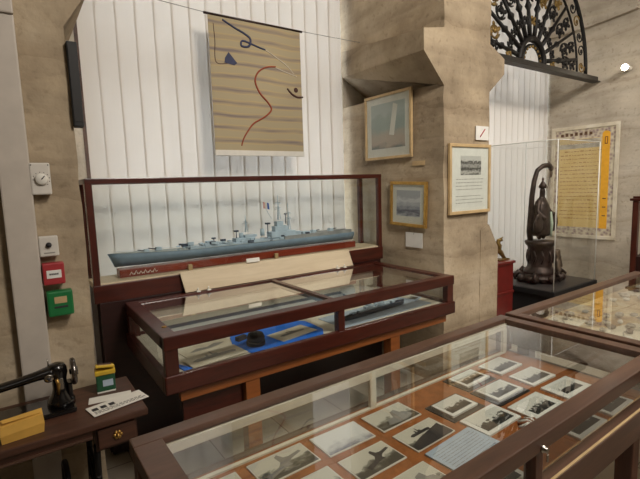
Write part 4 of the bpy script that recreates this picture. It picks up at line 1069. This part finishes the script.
MB().tube([(-.42, .02, .35), (.30, .02, .35)], .009, 8).tube([(-.42, 0, .12), (.30, 0, .12)], .009, 8).build('cross_rod', 'iron', t)
wc = (.2, .02, .36)
mb = MB().tube([(wc[0], wc[1] + math.cos(2 * PI * k / 32) * .15, wc[2] + math.sin(2 * PI * k / 32) * .15) for k in range(33)], .011, 8, False)
for k in range(5):
    a = k * 2 * PI / 5; mb.tube([wc, (wc[0], wc[1] + math.cos(a) * .15, wc[2] + math.sin(a) * .15)], .007, 6)
mb.build('drive_wheel', 'iron', t)
MB().box((-.25, -.12, .10), (.15, .1, .115), .004).build('treadle_plate', 'iron', t)

t = thing('sewing_machine', 'black antique sewing machine with a chrome handwheel on the wooden table', 'sewing machine', (.09, 1.985, .7505)); t.scale = (.92, .92, .86)
MB().box((-.36, -.085, 0), (.05, .085, .022), .008).build('bed', 'enamel', t)
MB().loft([[(math.cos(a) * r[0] + r[2], math.sin(a) * r[1], r[3]) for a in [2 * PI * k / 20 for k in range(20)]] for r in
           ((.055, .06, 0, .02), (.052, .055, 0, .045), (.034, .04, 0, .075), (.028, .033, 0, .10), (.028, .033, 0, .14), (.034, .036, 0, .17), (.036, .038, -.004, .195), (.03, .032, -.006, .212), (.012, .014, -.006, .218))]).build('pillar', 'enamel', t)
MB().loft([[(x, math.cos(a) * ry, z_ + math.sin(a) * rz_) for a in [2 * PI * k / 16 for k in range(16)]] for x, ry, rz_, z_ in
           ((.01, .034, .03, .178), (-.04, .032, .027, .182), (-.08, .028, .022, .176), (-.15, .026, .019, .166), (-.24, .026, .019, .155), (-.29, .027, .024, .15), (-.33, .028, .03, .145), (-.345, .02, .022, .145))]).build('arm', 'enamel', t)
MB().box((-.345, -.022, .06), (-.30, .022, .17), .008).tube([(-.322, 0, .06), (-.322, 0, .02)], .005, 6).build('needle_head', 'enamel', t)
MB().lathe([(.056, .045), (.062, .05), (.062, .06), (.056, .065), (.05, .06), (.012, .058), (.012, .04), (.02, .072), (.0, .074)], (0, 0, .162), 26, 'X').build('handwheel', plain('dark_steel', (120, 114, 110), .25, .95), t)
MB().box((-.008, -.0375, .10), (.012, -.030, .155), .003).build('cover_plate', 'chrome', t)
MB().tube([(-.035, 0, .2), (-.035, 0, .245)], .0025, 6).build('spool_pin', 'chrome', t)
MB().lathe([(.018, 0), (.019, -.004), (.014, -.007), (0, -.008)], (-.038, -.031, .165), 18, 'Y').build('face_badge', 'chrome', t)
MB().lathe([(.008, 0), (.006, -.006), (0, -.007)], (-.038, -.039, .165), 12, 'Y').build('badge_centre', 'ink', t)
MB().tube([(-.01, -.034, .08), (-.006, -.037, .13), (-.012, -.036, .155)], .007, 6).build('brass_guide', 'brass', t)
MB().box((.028, -.03, .02), (.045, .03, .12), .005).build('wheel_guard', 'enamel', t)

o = thing('yellow_box', 'crumpled yellow cardboard packet in front of the sewing machine', 'packet', (-.045, 1.845, .7505), math.radians(8))
mb = MB().loft([[(-.065, -.03, 0), (.06, -.035, 0), (.065, .035, 0), (-.06, .035, 0)], [(-.068, -.034, .03), (.064, -.038, .035), (.068, .03, .032), (-.062, .036, .03)],
                [(-.064, -.030, .062), (.062, -.034, .066), (.066, .006, .074), (-.062, .010, .070)]], smooth=False)
mb.build('packet_body', 'yellow', o)
MB().box((-.058, -.026, .0712), (.056, -.004, .0745), .001, Euler((.15, .02, 0))).build('packet_flap', 'yellow', o)
o = thing('small_tin', 'green and yellow tin with an open yellow lid at the back of the sewing table', 'tin', (.262, 2.045, .7505), math.radians(-6))
MB().box((-.037, -.028, 0), (.037, .028, .078), .006).build('tin_body', 'tingreen', o)
MB().box((-.036, -.0285, .0), (.036, .0285, .008), .002).build('tin_foot', 'mount', o)
MB().box((-.012, -.0292, .028), (.028, -.028, .056), .001).build('tin_label', 'paper_blue', o)
mb = MB(); mb.box((-.040, -.031, .078), (.040, .031, .098), .005); mb.build('tin_rim', 'tinyellow', o)
MB().box((-.036, -.034, .105), (.036, .022, .117), .004, Euler((-.25, .12, 0))).build('tin_lid', 'tinyellow', o)
MB().box((-.026, -.022, .1165), (.026, .012, .1205), .002, Euler((-.25, .12, 0))).build('lid_panel', 'table', o)
def leaflet(lb, c, w, h, a, z, blocks):
    o = thing('leaflet', lb, 'leaflet', (c[0], c[1], z), math.radians(a), None)
    MB().box((-w / 2, -h / 2, 0), (w / 2, h / 2, .0015)).build('leaflet_sheet', 'paper', o)
    if blocks:
        mb = MB(); rnd = random.Random(3)
        for k in range(3): mb.box((-w / 2 + .012 + k * .032, -.002, .0015), (-w / 2 + .034 + k * .032, .022, .002))
        for r in range(4):
            x = -w / 2 + .012
            while x < w / 2 - .02:
                l = rnd.uniform(.006, .016); mb.box((x, -.012 - r * .007, .0015), (x + l, -.0095 - r * .007, .002)); x += l + .004
        mb.build('printed_blocks', 'ink', o)
    return o
leaflet('white printed leaflet with three dark squares at the front right of the sewing table', (.277, 1.875), .215, .095, 12, .7545, True)
leaflet('plain white folded paper behind the printed leaflet', (.262, 1.955), .16, .06, -10, .7508, False)

# ------------------------------------------------------------------ world, camera, view
w = bpy.data.worlds.new('daylight'); SC.world = w; w.use_nodes = True
bg = w.node_tree.nodes['Background']; bg.inputs[0].default_value = (.85, .92, 1.0, 1); bg.inputs[1].default_value = 3.7

cam = bpy.data.cameras.new('camera'); co = bpy.data.objects.new('camera', cam); C.objects.link(co); SC.camera = co
cam.sensor_width = 36; cam.lens = 442.1354 / 640 * 36; cam.clip_start = .02
yaw, pitch, roll = .60493, .120787, -.03194
F = Vector((math.sin(yaw) * math.cos(pitch), math.cos(yaw) * math.cos(pitch), -math.sin(pitch)))
r = Vector((math.cos(yaw), -math.sin(yaw), 0)); u = r.cross(F)
r2 = r * math.cos(roll) + u * math.sin(roll); u2 = u * math.cos(roll) - r * math.sin(roll)
co.matrix_world = Matrix(((r2.x, u2.x, -F.x, 0), (r2.y, u2.y, -F.y, 0), (r2.z, u2.z, -F.z, 1.6), (0, 0, 0, 1)))
vs = SC.view_settings; vs.view_transform = 'Standard'; vs.look = 'None'; vs.gamma = 1; vs.exposure = 0; vs.use_curve_mapping = False
SC.cycles.max_bounces = 10; SC.cycles.transparent_max_bounces = 24; SC.cycles.glossy_bounces = 4; SC.cycles.use_denoising = True
SC.cycles.sample_clamp_indirect = 6
